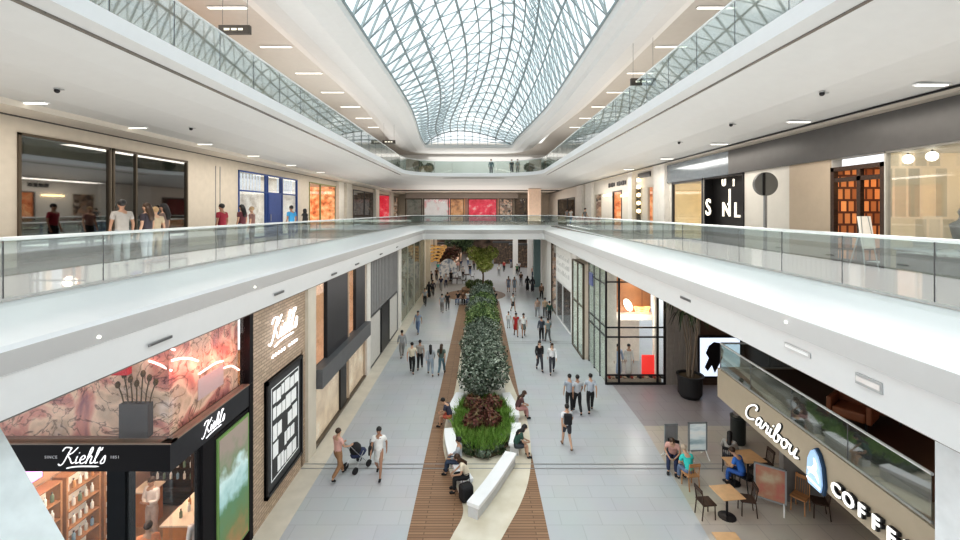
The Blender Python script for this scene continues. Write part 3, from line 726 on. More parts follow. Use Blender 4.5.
for px in (607, 625.5):
    p = gx(px, 195.5, XR - .06); o = MB().cbox((0, 0, 0), (.1, 2.0 if px > 610 else 1.8, .14)).build('wall_light', warmlamp); o.location = p
    tag(o, 'warm horizontal wall light left of the pink doorway' if px == 607 else 'warm horizontal wall light right of the pink doorway', 'wall light')
# ============ LEVEL 2 FAR =====================================================
yF = 63.0
fb = MB(); fb.box(-12.2, 10.4, yF + 2, yF + 2.2, L2, Z(2.6)); struct('wall_back', fb, beige, 'beige end wall of the second level', 'wall')
fb = MB(); fb.box(-10.8, 5.6, yF - .4, yF + 1.9, Z(1.85), Z(2.58)); struct('trim_7', fb, pbr('taupe', (.42, .37, .33), .5), 'brown bulkhead over the far second level shops', 'bulkhead')
def farshop(px0, px1, lab, back, frame=brown):
    x0, x1 = (px0 - CX) * yF / F, (px1 - CX) * yF / F
    t = thing('shopfront', lab, 'shopfront', ((x0 + x1) / 2, yF, L2))
    MB().box(x0, x1, yF + 1.7, yF + 1.9, L2, Z(1.84)).build('back_wall', back, t)
    f = MB(); f.box(x0, x0 + .12, yF, yF + .1, L2, Z(1.84)); f.box(x1 - .12, x1, yF, yF + .1, L2, Z(1.84)); f.box(x0, x1, yF, yF + .1, Z(1.7), Z(1.84)); f.build('frame', frame, t)
    MB().box(x0 + .12, x1 - .12, yF + .03, yF + .05, L2, Z(1.7)).build('glass_pane', shop_glass, t)
farshop(405, 422, 'grey green far shopfront at the left end of the second level', backmat('fgreen', [(.2, .22, .18), (.4, .38, .33), (.25, .2, .18)], 1.5, .2))
farshop(423, 449, 'white and red far shopfront on the second level', backmat('fwr', [(.7, .05, .08), (.8, .75, .72), (.85, .8, .78)], .8, .5))
farshop(450, 464, 'amber lit far shopfront on the second level', backmat('famb', [(.3, .1, .04), (.7, .35, .15), (.8, .5, .3)], 1.5, .5))
farshop(468, 497, 'bright red far shopfront at the end of the second level', bk_red)
farshop(499, 513, 'brown lit far shopfront right of the red shop', bk_mix)
farshop(516, 527, 'dark far shopfront at the right end of the second level', bk_dark)
o = MB().box((529 - CX) * 50 / F, (541 - CX) * 50 / F, 50, 51.2, L2, Z(2.6)).build('column', pbr('peach', (.75, .55, .42), .5, em=.1)); tag(o, 'peach coloured column at the far right of the second level', 'column', None, 'structure')
# level 3 glimpses of shops
for k_, (s_, X, ya, yb, lab, back) in enumerate(((-1, -12.9, 14, 19, 'warm lit shop on the left third level behind the balustrade', bk_orange), (-1, -12.9, 22, 30, 'pale lit shop on the left third level', bk_pale), (-1, -12.9, 33, 42, 'dim brown shop on the left third level', bk_mix), (1, 11.8, 14, 21, 'pale lit shop on the right third level', bk_pale), (1, 11.8, 25, 34, 'warm lit shop on the right third level', bk_warm))):
    t = thing('shopfront', lab, 'shopfront', (X, (ya + yb) / 2, Z(3.62)))
    MB().box(X - s_ * .03, X - s_ * .02, ya, yb, Z(3.62), Z(6.6)).build('back_wall', back, t)
    f = MB(); 
    for y in (ya, (ya + yb) / 2, yb): f.box(X - s_ * .12, X - s_ * .02, y - .06, y + .06, Z(3.62), Z(6.6))
    f.box(X - s_ * .12, X - s_ * .02, ya, yb, Z(6.5), Z(6.65)); f.build('frame', brown, t)
# gallery ceiling lamps, then added unseen fill lights facing up and sideways
for y in (8, 20, 33):
    area((-10, y, Z(2.4)), (0, 0, 0), 1.5, 9, 190, (1, .93, .84)); area((8.9, y, Z(2.4)), (0, 0, 0), 1.2, 9, 180, (1, .93, .84))
    area((-10.2, y, Z(7.4)), (0, 0, 0), 2, 10, 220, (1, .95, .88)); area((9, y, Z(7.4)), (0, 0, 0), 2, 10, 200, (1, .95, .88))
    area((-8.6, y, L2 + .25), (PI, 0, 0), 1.2, 10, 130, (1, .97, .93)); area((7.9, y, L2 + .25), (PI, 0, 0), 1.0, 10, 120, (1, .97, .93))  # added upward fill for the soffits, no fixture stands here
area((0, 55, Z(2.3)), (0, 0, 0), 16, 8, 900, (1, .93, .86)); area((0, 52, L2 + .3), (PI, 0, 0), 16, 12, 900, (1, .95, .9)); area((0, 54, Z(7.3)), (0, 0, 0), 14, 8, 500, (1, .95, .9))  # the upward one is added fill
area((-.5, 50, Z(3.9)), (PI, 0, 0), 12, 5, 500, (1, .98, .94)); area((0, 22, 6.6), (PI, 0, 0), 8, 36, 950, (1, .99, .97))  # added uplights standing in for bounced light
for y in (10, 24, 38): area((-9.5, y, Z(3.8)), (PI, 0, 0), 2, 12, 170, (1, .96, .91)); area((8.5, y, Z(3.8)), (PI, 0, 0), 2, 12, 150, (1, .96, .91))  # added uplights on the third level decks to lift the top ceiling
area((-.3, 24, 4.2), (0, PI / 2, 0), 3, 34, 420, (1, .96, .92)); area((.3, 24, 4.2), (0, -PI / 2, 0), 3, 34, 420, (1, .96, .92))  # added side fill for the ground shopfronts, no visible source
GL = -6.4; TOP = EZ - 2.85
# ---------- left : beauty shop ------------------------------------------------
mural = None
def mural_mat():
    m, t, N, Lk = nt('pink_mural')
    out = N('ShaderNodeOutputMaterial'); b = N('ShaderNodeBsdfPrincipled'); Lk(b.outputs[0], out.inputs[0])
    tc = N('ShaderNodeTexCoord'); n1 = N('ShaderNodeTexNoise'); n1.inputs['Scale'].default_value = .9; n1.inputs['Distortion'].default_value = 1.2; n1.inputs['Detail'].default_value = 3
    Lk(tc.outputs['Object'], n1.inputs['Vector'])
    r = N('ShaderNodeValToRGB')
    for i, (p, c) in enumerate([(.3, (.26, .10, .12)), (.43, (.55, .24, .19)), (.52, (.72, .50, .38)), (.62, (.48, .33, .24)), (.75, (.62, .48, .42))]):
        e = r.color_ramp.elements[i] if i < 2 else r.color_ramp.elements.new(p)
        e.position = p; e.color = (*c, 1)
    Lk(n1.outputs['Fac'], r.inputs[0])
    w = N('ShaderNodeTexNoise'); w.inputs['Scale'].default_value = 1.1; w.inputs['Distortion'].default_value = 2.8; w.inputs['Detail'].default_value = 5; Lk(tc.outputs['Object'], w.inputs['Vector'])
    r2 = N('ShaderNodeValToRGB'); r2.color_ramp.elements[0].position = .47; r2.color_ramp.elements[0].color = (1, 1, 1, 1); r2.color_ramp.elements[1].position = .53; r2.color_ramp.elements[1].color = (1, 1, 1, 1)
    e = r2.color_ramp.elements.new(.5); e.color = (.12, .06, .07, 1); Lk(w.outputs['Fac'], r2.inputs[0])
    mx = N('ShaderNodeMix'); mx.data_type = 'RGBA'; mx.blend_type = 'MULTIPLY'; mx.inputs[0].default_value = .8; Lk(r.outputs[0], mx.inputs[6]); Lk(r2.outputs[0], mx.inputs[7])
    Lk(mx.outputs[2], b.inputs['Base Color']); Lk(mx.outputs[2], b.inputs['Emission Color']); b.inputs['Emission Strength'].default_value = .28
    return m
mural = mural_mat()
KX0, KX1, KY0, KY1 = -9.9, GL, 8.88, 12.05
t = thing('wall_mural', 'pink and brown floral mural glowing above the black shop band', 'mural', (-8, 12, 4.3))
MB().box(-11.5, GL - .3, 9.26, 9.32, 4.36, TOP).build('panel', mural, t)
MB().box(GL - .36, GL - .3, 9.32, YX(249, GL) - .02, 4.36, TOP).build('panel', mural, t)
struct('ceiling', MB().box(-14, GL - .3, 9.0, 12, 4.2, 4.36), pbr('shopceil', (.28, .17, .13), .6), 'low ceiling over the black framed beauty shop', 'ceiling')
# black band
bandm = pbr('band_black', (.010, .009, .011), .55, spec=.2)
t = thing('sign_band', 'black sign band wrapping the corner of the beauty shop', 'sign band', (GL, KY0, 3.8))
MB().box(-11.5, GL, KY0, KY0 + .18, 3.82, 4.38).build('front_panel', bandm, t)
MB().box(GL - .18, GL + .001, KY0 + .001, KY1, 3.80, 4.38).build('side_panel', pbr('band_side', (.03, .031, .036), .45, spec=.3), t)
mb = MB(); mb.box(-11.5, GL + .02, KY0 - .02, KY0 + .2, 4.38, 4.41); mb.box(GL - .2, GL + .02, KY0, KY1, 4.38, 4.41); mb.build('edge_cap', pbr('capbronze', (.25, .19, .15), .4), t)
signw = emis('sign_white', (.95, .93, .95), .7)
def script_sign(name, word, xh, org, right, up, r, lab, sw=None):
    mb, w = script_mb(word, xh, org, right, up, r, swoosh=sw); o = mb.build(name, signw); recenter(o); tag(o, lab, 'sign'); return o
SW = [(.9, -.6), (1.8, -.42), (3.0, -.36), (4.9, -.38)]
script_sign('script_sign', "Kiehl's", .165, gy(60.5, 463.5, KY0 - .03), (1, 0, 0), (0, 0, 1), .012, 'white underlined script lettering on the front of the black band', SW)
script_sign('script_sign', "Kiehl's", .15, gx(203, 437, GL + .03), (0, 1, 0), (0, 0, 1), .012, 'white underlined script lettering on the corridor side of the black band', SW)
for px, w_, lab in ((44.5, .30, 'tiny white lettering left of the front script'), (110, .22, 'tiny white lettering right of the front script')):
    p = gy(px, 458.5, KY0 - .02); mb = text_mesh('SINCE' if px < 60 else '1851', .085, p, (1, 0, 0), (0, 0, 1), .004, spacing=1.2); o = mb.build('small_lettering', pbr('signgrey', (.4, .4, .42), .4, em=.25)); recenter(o); tag(o, lab, 'sign')
# posts and glass
def boxthing(name, lab, cat, b, m, kind=None, group=None, bevel=0):
    o = MB().box(*b).build(name, m, bevel=bevel); recenter(o); return tag(o, lab, cat, group, kind)
xa, xb = gy(106, 0, KY0).x, gy(124, 0, KY0).x
boxthing('column', 'black square post under the front of the sign band', 'column', (xa, xb, KY0 + .02, KY0 + .3, 0, 3.82), pbr('postblack', (.012, .014, .017), .6, spec=.15), 'structure')
boxthing('column', 'black post between the side window and the lit green poster', 'column', (GL - .2, GL, YX(203, GL), YX(214, GL), 0, 3.8), bandm, 'structure')
boxthing('column', 'tall black post between the lit poster and the brick wall', 'column', (GL - .25, GL + .02, YX(249, GL), YX(252.5, GL), 0, TOP), bandm, 'structure')
MBg = MB(); MBg.box(xb, GL, KY0 + .05, KY0 + .07, 0, 3.82); MBg.box(-11.5, xa, KY0 + .05, KY0 + .07, 0, 3.82); MBg.box(GL - .07, GL - .05, KY0 + .07, YX(203, GL), 0, 3.82)
MBg.box(-11.5, GL, KY0 + .05, KY0 + .07, 4.41, TOP); MBg.box(GL - .07, GL - .05, KY0 + .07, YX(249, GL), 4.41, TOP)
clear = glass('clear_glass', (.97, .98, .98), .012)
o = struct('window_1', MBg, clear, 'clear glass front of the beauty shop', 'window')
# lit poster
t = thing('lit_poster', 'tall lit poster with green edge and pale blue product picture', 'poster', (GL, 11.2, .37))
ya, yb = YX(217, GL), YX(248.5, GL)
def poster_mat():
    m, t_, N, Lk = nt('poster_art'); out = N('ShaderNodeOutputMaterial'); b = N('ShaderNodeBsdfPrincipled'); Lk(b.outputs[0], out.inputs[0])
    tc = N('ShaderNodeTexCoord'); sp = N('ShaderNodeSeparateXYZ'); Lk(tc.outputs['Object'], sp.inputs[0]); n = N('ShaderNodeTexNoise'); n.inputs['Scale'].default_value = 2.2; n.inputs['Detail'].default_value = 6; Lk(tc.outputs['Object'], n.inputs[0])
    ma = N('ShaderNodeMath'); ma.operation = 'MULTIPLY_ADD'; ma.inputs[1].default_value = .31; Lk(sp.outputs['Z'], ma.inputs[0])
    mb_ = N('ShaderNodeMath'); mb_.operation = 'MULTIPLY_ADD'; mb_.inputs[1].default_value = .5; mb_.inputs[2].default_value = -.25; Lk(n.outputs[0], mb_.inputs[0]); Lk(mb_.outputs[0], ma.inputs[2])
    r = N('ShaderNodeValToRGB'); cr = r.color_ramp
    for i, (p, c) in enumerate([(.02, (.42, .22, .10)), (.2, (.16, .24, .10)), (.4, (.12, .26, .14)), (.52, (.40, .62, .62)), (.64, (.62, .80, .80)), (.75, (.22, .28, .18)), (.88, (.36, .30, .26))]):
        e = cr.elements[i] if i < 2 else cr.elements.new(p); e.position = p; e.color = (*c, 1)
    Lk(ma.outputs[0], r.inputs[0]); Lk(r.outputs[0], b.inputs['Base Color']); Lk(r.outputs[0], b.inputs['Emission Color']); b.inputs['Emission Strength'].default_value = .12; b.inputs['Roughness'].default_value = .35
    return m
postm = poster_mat()
MB().box(GL - .1, GL - .02, ya - .08, yb + .06, .3, 3.72).build('housing', bandm, t)
MB().box(GL - .02, GL + .015, ya, yb, .37, 3.63).build('green_border', pbr('grn', (.16, .27, .09), .5, em=.12), t)
MB().box(GL + .015, GL + .025, ya + .07, yb - .07, .44, 3.56).build('picture', postm, t)
# planter box with dried stems above the band
p0, p1 = gy(118, 440, 9.05), gy(147, 440, 9.05)
t = thing('planter_box', 'dark box with dried flower stems above the sign band', 'planter', ((p0.x + p1.x) / 2, 9.22, 4.41))
MB().box(p0.x, p1.x, 9.07, 9.22, 4.41, 5.12).build('box', pbr('boxdark', (.05, .035, .035), .5), t)
for j in range(7):
    x = p0.x + .06 + j * .085; h = .45 + .3 * ((j * 37) % 10) / 10
    mb = MB(); top = Vector((x + (j - 3) * .05, 9.15, 5.05 + h)); mb.tube([(x, 9.15, 5.0), (x + (j - 3) * .02, 9.15, 5.05 + h * .5), top], .012, 4); mb.smooth = True; mb.ball(top, .05, 8, (1, 1, 1.6)); mb.build('stem', pbr('dried', (.12, .07, .03), .8), t)
# red box + neon
boxthing('red_light_box', 'red box hanging under the slab over the mural', 'sign', (gy(104, 0, 9.2).x, gy(131, 0, 9.2).x, 9.1, 9.22, 5.72, 5.9), emis('redbox', (.45, .02, .03), .5))
mb = MB(); N_ = lambda x, y: gy(x, y, 9.23) if x < 167 else gx(x, y, GL - .27)
for st in ([(149, 361), (158, 364), (172, 371)], [(172, 360.5), (180, 358.5), (190, 358.5), (198, 361)], [(199, 374), (208, 368), (216, 363), (223, 361)], [(150, 352), (163, 348), (175, 350)], [(224, 368), (232, 366), (239, 370)]):
    mb.tube(crom([N_(*q) for q in st], 4), .025, 6)
o = mb.build('neon_sign', emis('neon', (1, .55, .52), 3)); recenter(o); tag(o, 'pink red neon strokes glowing on the mural', 'neon sign')
redm = ramp_mat('redglow_mural', [(.35, (.45, .08, .05)), (.5, (.95, .2, .13)), (.62, (.95, .5, .35)), (.75, (.8, .42, .36))], 1.5, 'noise', .6, .45, dist=1)
def blob(cx_, cy_, rx_, rz_, k=28):
    c = N_(cx_, cy_)
    return [(GL - .295, c.y + rx_ * math.cos(2 * PI * i / k) * (1 + .12 * math.sin(5 * i)), c.z + rz_ * math.sin(2 * PI * i / k) * (1 + .1 * math.cos(3 * i))) for i in range(k)]
mb = MB(); mb.box(GL - .295, GL - .28, 10.2, 11.2, 4.7, 5.2); o = mb.build('wall_panel', ramp_mat('stripes', [(.4, (.55, .42, .42)), (.6, (.75, .68, .68))], 6, 'wave', .5, .2, mapscale=(.1, .1, 1))); recenter(o); tag(o, 'pale striped panel on the lower right of the mural', 'wall panel')

for y_, z_, e_ in ((9.4, 5.7, 5), (10.1, 5.55, 9), (10.8, 5.5, 9), (11.4, 5.4, 8)): point((GL - .1, y_, z_), e_, (1, .22, .16), .08)
area((-8.6, 9.05, 6.3), (math.radians(10), 0, 0), 4, .1, 10, (1, .85, .75))
# interior of the beauty shop
wdm = pbr('shop_wood', (.42, .22, .11), .5, var=.15)
struct('floor', MB().box(-13, GL - .01, 8.9, 16, 0, .012), pbr('shopfloor', (.35, .22, .14), .4, var=.1), 'brown floor of the beauty shop', 'floor')
struct('wall_left', MB().box(-10.6, -10.4, 8.9, 16, 0, 4.2), pbr('pinkwood', (.5, .3, .2), .5), 'timber lined side wall inside the beauty shop', 'wall')
struct('wall_back', MB().box(-10.4, GL, 15.4, 15.5, 0, 4.2), pbr('darkshopwall', (.20, .10, .055), .5), 'timber back wall inside the beauty shop', 'wall')
def shelfunit(name, lab, x0, x1, y0, y1, h, rows, axis, m, mb_, group=None):
    t = thing(name, lab, 'shelf', ((x0 + x1) / 2, (y0 + y1) / 2, .012), group=group)
    b = MB()
    if axis == 'y': b.box(x0, x0 + .03, y0, y1, .012, h)
    else: b.box(x0, x1, y1 - .03, y1, .012, h)
    b.build('back_panel', mb_, t)
    for s_ in (0, 1):
        if axis == 'y': MB().box(x0, x1, (y0, y1 - .05)[s_], (y0 + .05, y1)[s_], .012, h).build('side_panel', m, t)
        else: MB().box((x0, x1 - .05)[s_], (x0 + .05, x1)[s_], y0, y1, .012, h).build('side_panel', m, t)
    for r in range(rows + 1):
        z = .1 + (h - .13) * r / rows; MB().box(x0, x1, y0 + .05, y1 - .05, z, z + .03).build('shelf_board', m, t)
    return t
whiteback = pbr('litback', (.75, .68, .58), .5, em=.35)
bottle = MB(); bottle.smooth = True
bottle.lathe([(.035, 0), (.038, .01), (.038, .15), (.03, .17), (.015, .18), (.015, .2)], n=10)
bo = None
bm_cols = [pbr('bottle_white', (.85, .84, .8), .4), pbr('bottle_green', (.2, .28, .2), .4), pbr('bottle_amber', (.5, .25, .1), .3), pbr('bottle_blue', (.3, .45, .6), .3)]
capm = pbr('cap', (.1, .1, .1), .4)
protos = []
def bottle_thing(loc, ci, label, group):
    if len(protos) <= ci:
        for k in range(4):
            pr = bottle.build('product_bottle', bm_cols[k]); c = MB(); c.lathe([(.018, .2), (.018, .235)], n=8); c.build('cap', capm if k else white, pr)
            protos.append([pr, False])
    pr, used = protos[ci]
    if not used: pr.location = loc; tag(pr, label, 'bottle', group); protos[ci][1] = True
    else: dup(pr, loc, 0, label, group)
BN = ['white', 'green', 'amber', 'blue']
for u, (ya, yb) in enumerate(((9.35, 10.3), (10.4, 11.35), (11.45, 12.3))):
    shelfunit('wall_shelf', ('white lit wall shelf nearest the front window of the beauty shop', 'middle white lit wall shelf in the beauty shop', 'white lit wall shelf farthest from the front window')[u], -10.38, -10.0, ya, yb, 2.75, 6, 'y', wdm, whiteback)
    for r in range(2, 6):
        for j in range(5):
            ci = 0 if (r + j) % 3 else (r + u) % 4
            bottle_thing((-10.12, ya + .14 + j * .17, .1 + 2.62 * r / 6 + .032), ci, BN[ci] + ' bottle on the lit wall shelves of the beauty shop', BN[ci] + ' bottles on the lit wall shelves')
shelfunit('display_shelf', 'dark tall shelf of bottles behind the woman in a white coat', -10.2, -8.9, 13.3, 13.6, 2.3, 6, 'x', dwood, dwood)
for r in range(2, 6):
    for j in range(6):
        ci = (0, 3, 0, 1)[(r + j) % 4]; bottle_thing((-10.05 + j * .21, 13.4, .1 + 2.17 * r / 6 + .032), ci, BN[ci] + ' bottle on the dark tall shelf', BN[ci] + ' bottles on the dark tall shelf')
shelfunit('display_shelf', 'timber shelf of bottles at the right rear of the beauty shop', -8.5, -7.5, 14.0, 14.3, 2.6, 6, 'x', dwood, wdm)
for r in range(3, 6):
    for j in range(5):
        ci = (0, 1, 0, 2)[(r + j) % 4]; bottle_thing((-8.38 + j * .2, 14.1, .1 + 2.47 * r / 6 + .032), ci, BN[ci] + ' bottle on the rear timber shelf', BN[ci] + ' bottles on the rear timber shelf')
def counter(lab, x0, x1, y0, y1, h=1.0):
    t = thing('shop_counter', lab, 'counter', ((x0 + x1) / 2, (y0 + y1) / 2, .012))
    MB().box(x0 + .05, x1 - .05, y0 + .05, y1 - .05, .012, h - .05).build('body', pbr('counterwood', (.55, .24, .09), .45, var=.12), t)
    MB().box(x0, x1, y0, y1, h - .05, h).build('top', pbr('countertop', (.86, .70, .55), .35), t, bevel=.01)
    return t
counter('long wooden counter with pale top seen through the corner glass', -8.35, -7.55, 11.2, 13.3)
counter('short wooden counter left of the woman in a white coat', -10.1, -9.5, 12.45, 13.0, 1.05)
boxthing('wooden_cabinet', 'orange wooden cabinet at the rear near the side window', 'cabinet', (-7.3, -6.75, 13.4, 13.9, .012, 1.9), pbr('cabw', (.55, .3, .16), .5), bevel=.02)
for j, (x, y, ci) in enumerate(((-8.0, 11.5, 1), (-7.95, 11.75, 0), (-8.1, 12.0, 2), (-7.8, 12.3, 1), (-8.0, 12.6, 0), (-7.85, 12.9, 2))): bottle_thing((x, y, 1.0), ci, BN[ci] + ' bottle standing on the long pale counter', BN[ci] + ' bottles on the long counter')
p = gx(47, 482, -10.3)
t = thing('video_screen', 'glowing pink and violet screen high inside the beauty shop', 'screen', (-10.36, 9.75, 2.95))
MB().box(-10.395, -10.36, 9.2, 10.2, 2.9, 3.55).build('casing', black, t)
MB().box(-10.36, -10.34, 9.24, 10.16, 2.93, 3.52).build('display', ramp_mat('pinkscreen', [(.35, (.35, .4, .95)), (.5, (.9, .35, .85)), (.65, (.95, .6, .9))], 2, 'noise', .4, 1.2), t)
for x, y in ((-8.9, 10.0), (-8.6, 12), (-8.4, 14)): point((x, y, 3.5), 130, (1, .82, .65), .25)
# slanted white strut bottom-left
y0, y1 = 5.6, 6.3
mb = MB(); A = gy(0, 427, y1); B = gy(65, 540, y1); sl_ = (B.x - A.x) / (B.z - A.z)
def sx_at(z): return A.x + (z - A.z) * sl_
zz = (0, TOP)
mb.add([(sx_at(z) - o_, y, z) for z in zz for y in (y0, y1) for o_ in (0, 2.2)], [(0, 1, 3, 2), (4, 6, 7, 5), (0, 2, 6, 4), (1, 5, 7, 3), (0, 4, 5, 1), (2, 3, 7, 6)])
o = mb.build('column', pbr('strut_white', (.70, .78, .80), .35)); tag(o, 'broad slanted pale column at the left end of the beauty shop', 'column', None, 'structure')
# ---------- left : brick wall with glowing script and menu board ---------------
brk = brick_mat('brown_brick', (.60, .46, .34), (.45, .34, .25), (.30, .24, .19), .3, .1, .014, .7, rot=(-PI / 2, PI / 2, 0), noisev=.1, bump=.2)
yb0, yb1 = YX(252.5, GL), YX(305, GL)
bw = MB(); bw.box(GL - .3, GL, yb0, yb1, 0, TOP); struct('wall_left', bw, brk, 'brown small brick wall between the beauty shop and the cream pier', 'wall')
glow = emis('neon_white', (1, .97, 1), 2.2)
mb, w_ = script_mb("Kiehl's", .34, (GL + .07, YX(266.5, GL) + .1, 5.22), (0, 1, 0), (0, 0, 1), .022, swoosh=SW)
for a, w_ in enumerate((.16, .12, .14, .16, .12, 0, .1, .14, .14, .1)):
    if w_: mb.tube([(GL + .07, 13.1 + a * .19, 4.72), (GL + .07, 13.1 + a * .19 + w_ * .7, 4.78)], .03, 5)
o = mb.build('neon_sign', glow); recenter(o); tag(o, 'bright white glowing script sign on the brown brick wall', 'neon sign')
t = thing('menu_board', 'large dark framed menu board with white lettering on the brick wall', 'menu board', (GL, 14, .6))
y0_, y1_ = YX(264, GL), YX(300, GL); zA, zB = .6, 4.1
MB().box(GL, GL + .06, y0_, y1_, zA, zB).build('backing', pbr('boardgrey', (.05, .052, .055), .5), t)
f = MB(); f.box(GL, GL + .11, y0_, y0_ + .1, zA, zB); f.box(GL, GL + .11, y1_ - .1, y1_, zA, zB); f.box(GL, GL + .11, y0_, y1_, zA, zA + .1); f.box(GL, GL + .11, y0_, y1_, zB - .1, zB); f.build('frame', black, t)
f = MB(); yy0, yy1 = y0_ + .35, y1_ - .35; X_ = GL + .07
f.box(X_, X_ + .01, yy0 - .06, yy0 - .03, zA + .35, zB - .3); f.box(X_, X_ + .01, yy1 + .03, yy1 + .06, zA + .35, zB - .3); f.box(X_, X_ + .01, yy0 - .06, yy1 + .06, zB - .33, zB - .3); f.box(X_, X_ + .01, yy0 - .06, yy1 + .06, zA + .35, zA + .38)
random.seed(3)
for row, (za, zb_) in enumerate(((3.25, 3.72), (2.72, 3.2), (2.1, 2.66), (1.58, 2.05), (1.0, 1.52))):
    y = yy0 + .05
    while y < yy1 - .15:
        w_ = random.uniform(.12, .38)
        if random.random() < .93: f.box(X_, X_ + .01, y, y + w_, za + random.uniform(0, .08), zb_ - random.uniform(0, .1))
        y += w_ + .05
f.build('lettering', pbr('chalk', (.8, .82, .82), .6, em=.15), t)
boxthing('column', 'cream pier between the brick wall and the timber shopfront', 'column', (GL - .3, GL + .12, YX(305, GL), YX(313, GL), 0, TOP), cream, 'structure')
boxthing('column', 'narrow cream pier left of the grey curtained shopfront', 'column', (GL - .3, GL + .12, YX(365, GL), YX(368.5, GL), 0, TOP), pbr('pier', (.74, .72, .68), .5), 'structure')
boxthing('column', 'narrow cream pier right of the grey curtained shopfront', 'column', (GL - .3, GL + .12, YX(397, GL), YX(400, GL), 0, TOP), pbr('pier', (.74, .72, .68), .5), 'structure')
# timber shopfront
ya, ybb = YX(313.5, GL), YX(364.5, GL)
t = shop(-1, GL, ya, ybb, 0, TOP, 'tall shopfront with dark upper panels and a grey canopy on the left ground floor', pbr('recesswarm', (.70, .44, .28), .5, em=.6), frame=pbr('beigeframe', (.55, .45, .36), .5), mull=(.6,), depth=1.6, lit=30, floorm=beige)  # back wall emission imitates the lit recess
yq = lambda px: YX(px, GL)
for a, b in ((326, 346.5), (355, 364)):
    MB().box(GL - .1, GL + .06, yq(a), yq(b), 3.1, TOP).build('dark_panel', pbr('darknavy', (.028, .028, .034), .4), t)
MB().box(GL - .1, GL + .35, ya, ybb, 2.35, 3.1).build('canopy', pbr('canopygrey', (.12, .123, .13), .45), t)
MB().box(GL - .1, GL - .05, ya, yq(340), 0.1, 2.3).build('display_panel', ramp_mat('lowerbeige', [(.35, (.62, .46, .33)), (.6, (.85, .68, .5)), (.75, (.95, .85, .7))], 1.1, 'noise', .4, .4), t)  # glowing beige panel imitates the lit interior behind the glass
MB().box(GL - .1, GL + .03, yq(340), yq(346), 0, 2.35).build('door', black, t)
MB().box(GL - .1, GL - .05, yq(346), ybb, 0.1, 2.3).build('display_panel', MATS['lowerbeige'], t)
MB().box(GL - .1, GL + .08, ya, ybb, 0, .12).build('sill', brown, t)
# curtained shopfront
ya, ybb = yq(368.5), yq(397)
t = shop(-1, GL, ya, ybb, 0, TOP, 'shopfront with tall pleated grey panels above a dark entrance on the left', pbr('greyin', (.32, .32, .31), .5, em=.12), frame=dgrey, depth=2, mull=(.33, .66), trans=3.0)
mb = MB()
n_ = 40
for i in range(n_):
    y = ya + (ybb - ya) * i / n_; w_ = (ybb - ya) / n_; mb.box(GL - .02, GL + (.04 if i % 2 else .08), y, y + w_, 3.1, TOP - .15)
mb.build('pleated_panel', pbr('pleatgrey', (.27, .27, .27), .6), t)
MB().box(GL - .04, GL + .02, ya + .1, yq(380), .1, 2.9).build('display_panel', pbr('greyish', (.5, .49, .46), .4, em=.1), t)
MB().box(GL - .04, GL + .02, yq(389), ybb - .1, .1, 2.9).build('display_panel', pbr('greyish', (.5, .49, .46), .4, em=.1), t)
MB().box(GL - .04, GL + .04, yq(381), yq(388), .0, 3.0).build('door', black, t)
# glazed beige shopfront further on
ya, ybb = yq(400), YX(424, GL)
t = shop(-1, GL, ya, ybb, 0, TOP, 'long pale glazed shopfront at the far left of the ground floor', bk_warm, frame=pbr('paleframe', (.55, .55, .48), .4), depth=2.5, mull=(.25, .5, .75), gmat=glass('greenish', (.8, .86, .8), .2, .25, (.6, .62, .52)))
boxthing('column', 'pale pier at the far left corner of the ground floor', 'column', (GL - .4, GL + .1, ybb, ybb + 1.2, 0, TOP), pbr('pier', (.74, .72, .68), .5), 'structure')
# ---------- right side ---------------------------------------------------------
GR = 6.75
yr = lambda px: YX(px, GR)
wr2 = pbr('white_front', (.82, .81, .79), .45, var=.02)
mb = MB(); mb.box(GR, GR + .35, yr(551.5), 47, 0, TOP); mb.box(GR, GR + .3, yr(576), yr(571.5), 0, TOP); mb.box(GR + .2, GR + .5, yr(603.5), yr(551.5), 5.3, TOP)
mb.box(GR, GR + .3, yr(592.5), yr(589), 0, TOP)
struct('wall_right', mb, wr2, 'white wall between the right ground floor shops', 'wall')
t = shop(1, GR, yr(571.5), yr(556.5), 0, TOP, 'white patterned shopfront with dark doorway on the right ground floor', bk_dark, frame=wr2, depth=2.2, mull=(.55,), trans=3.2)
MB().box(GR - .06, GR, yr(571.3), yr(556.7), 3.3, TOP).build('sign_panel', pbr('wpanel', (.84, .84, .82), .4), t)
mb = MB(); random.seed(5)
for i in range(13):
    for j in range(3):
        y = yr(570) + i * .42; z = 4.0 + j * .62; w_ = random.uniform(.1, .3); mb.box(GR - .07, GR - .06, y, y + w_, z, z + random.uniform(.2, .4))
mb.build('lettering', pbr('palegrey', (.55, .55, .54), .5), t)
shop(1, GR, yr(556.5), yr(551.5), 0, TOP, 'brown lit shopfront just beyond the white patterned one', bk_mix, frame=brown, depth=2)
t = shop(1, GR - .35, yr(589), yr(577.5), 0, 5.9, 'projecting bronze framed glass entrance on the right ground floor', bk_pale, frame=brown, depth=2.5, mull=(.5,), trans=3.2, gmat=glass('greenglass', (.86, .92, .89), .06, .22, (.75, .80, .77)))
t = 0 and shop(1, GR, yr(603), yr(592.5), 0, 5.3, 'tall green tinted glass shopfront beside the boutique corner', bk_pale, frame=brown, depth=2.2, mull=(.33, .66), trans=3.4, gmat=MATS['greenglass'])
# small screen on white wall
o = boxthing('wall_screen', 'small dark blue screen on the white wall above the glass entrance', 'screen', (GR - .12, GR - .02, yr(594), yr(591), 4.75, 5.5), pbr('scr', (.1, .12, .25), .3, em=.3))
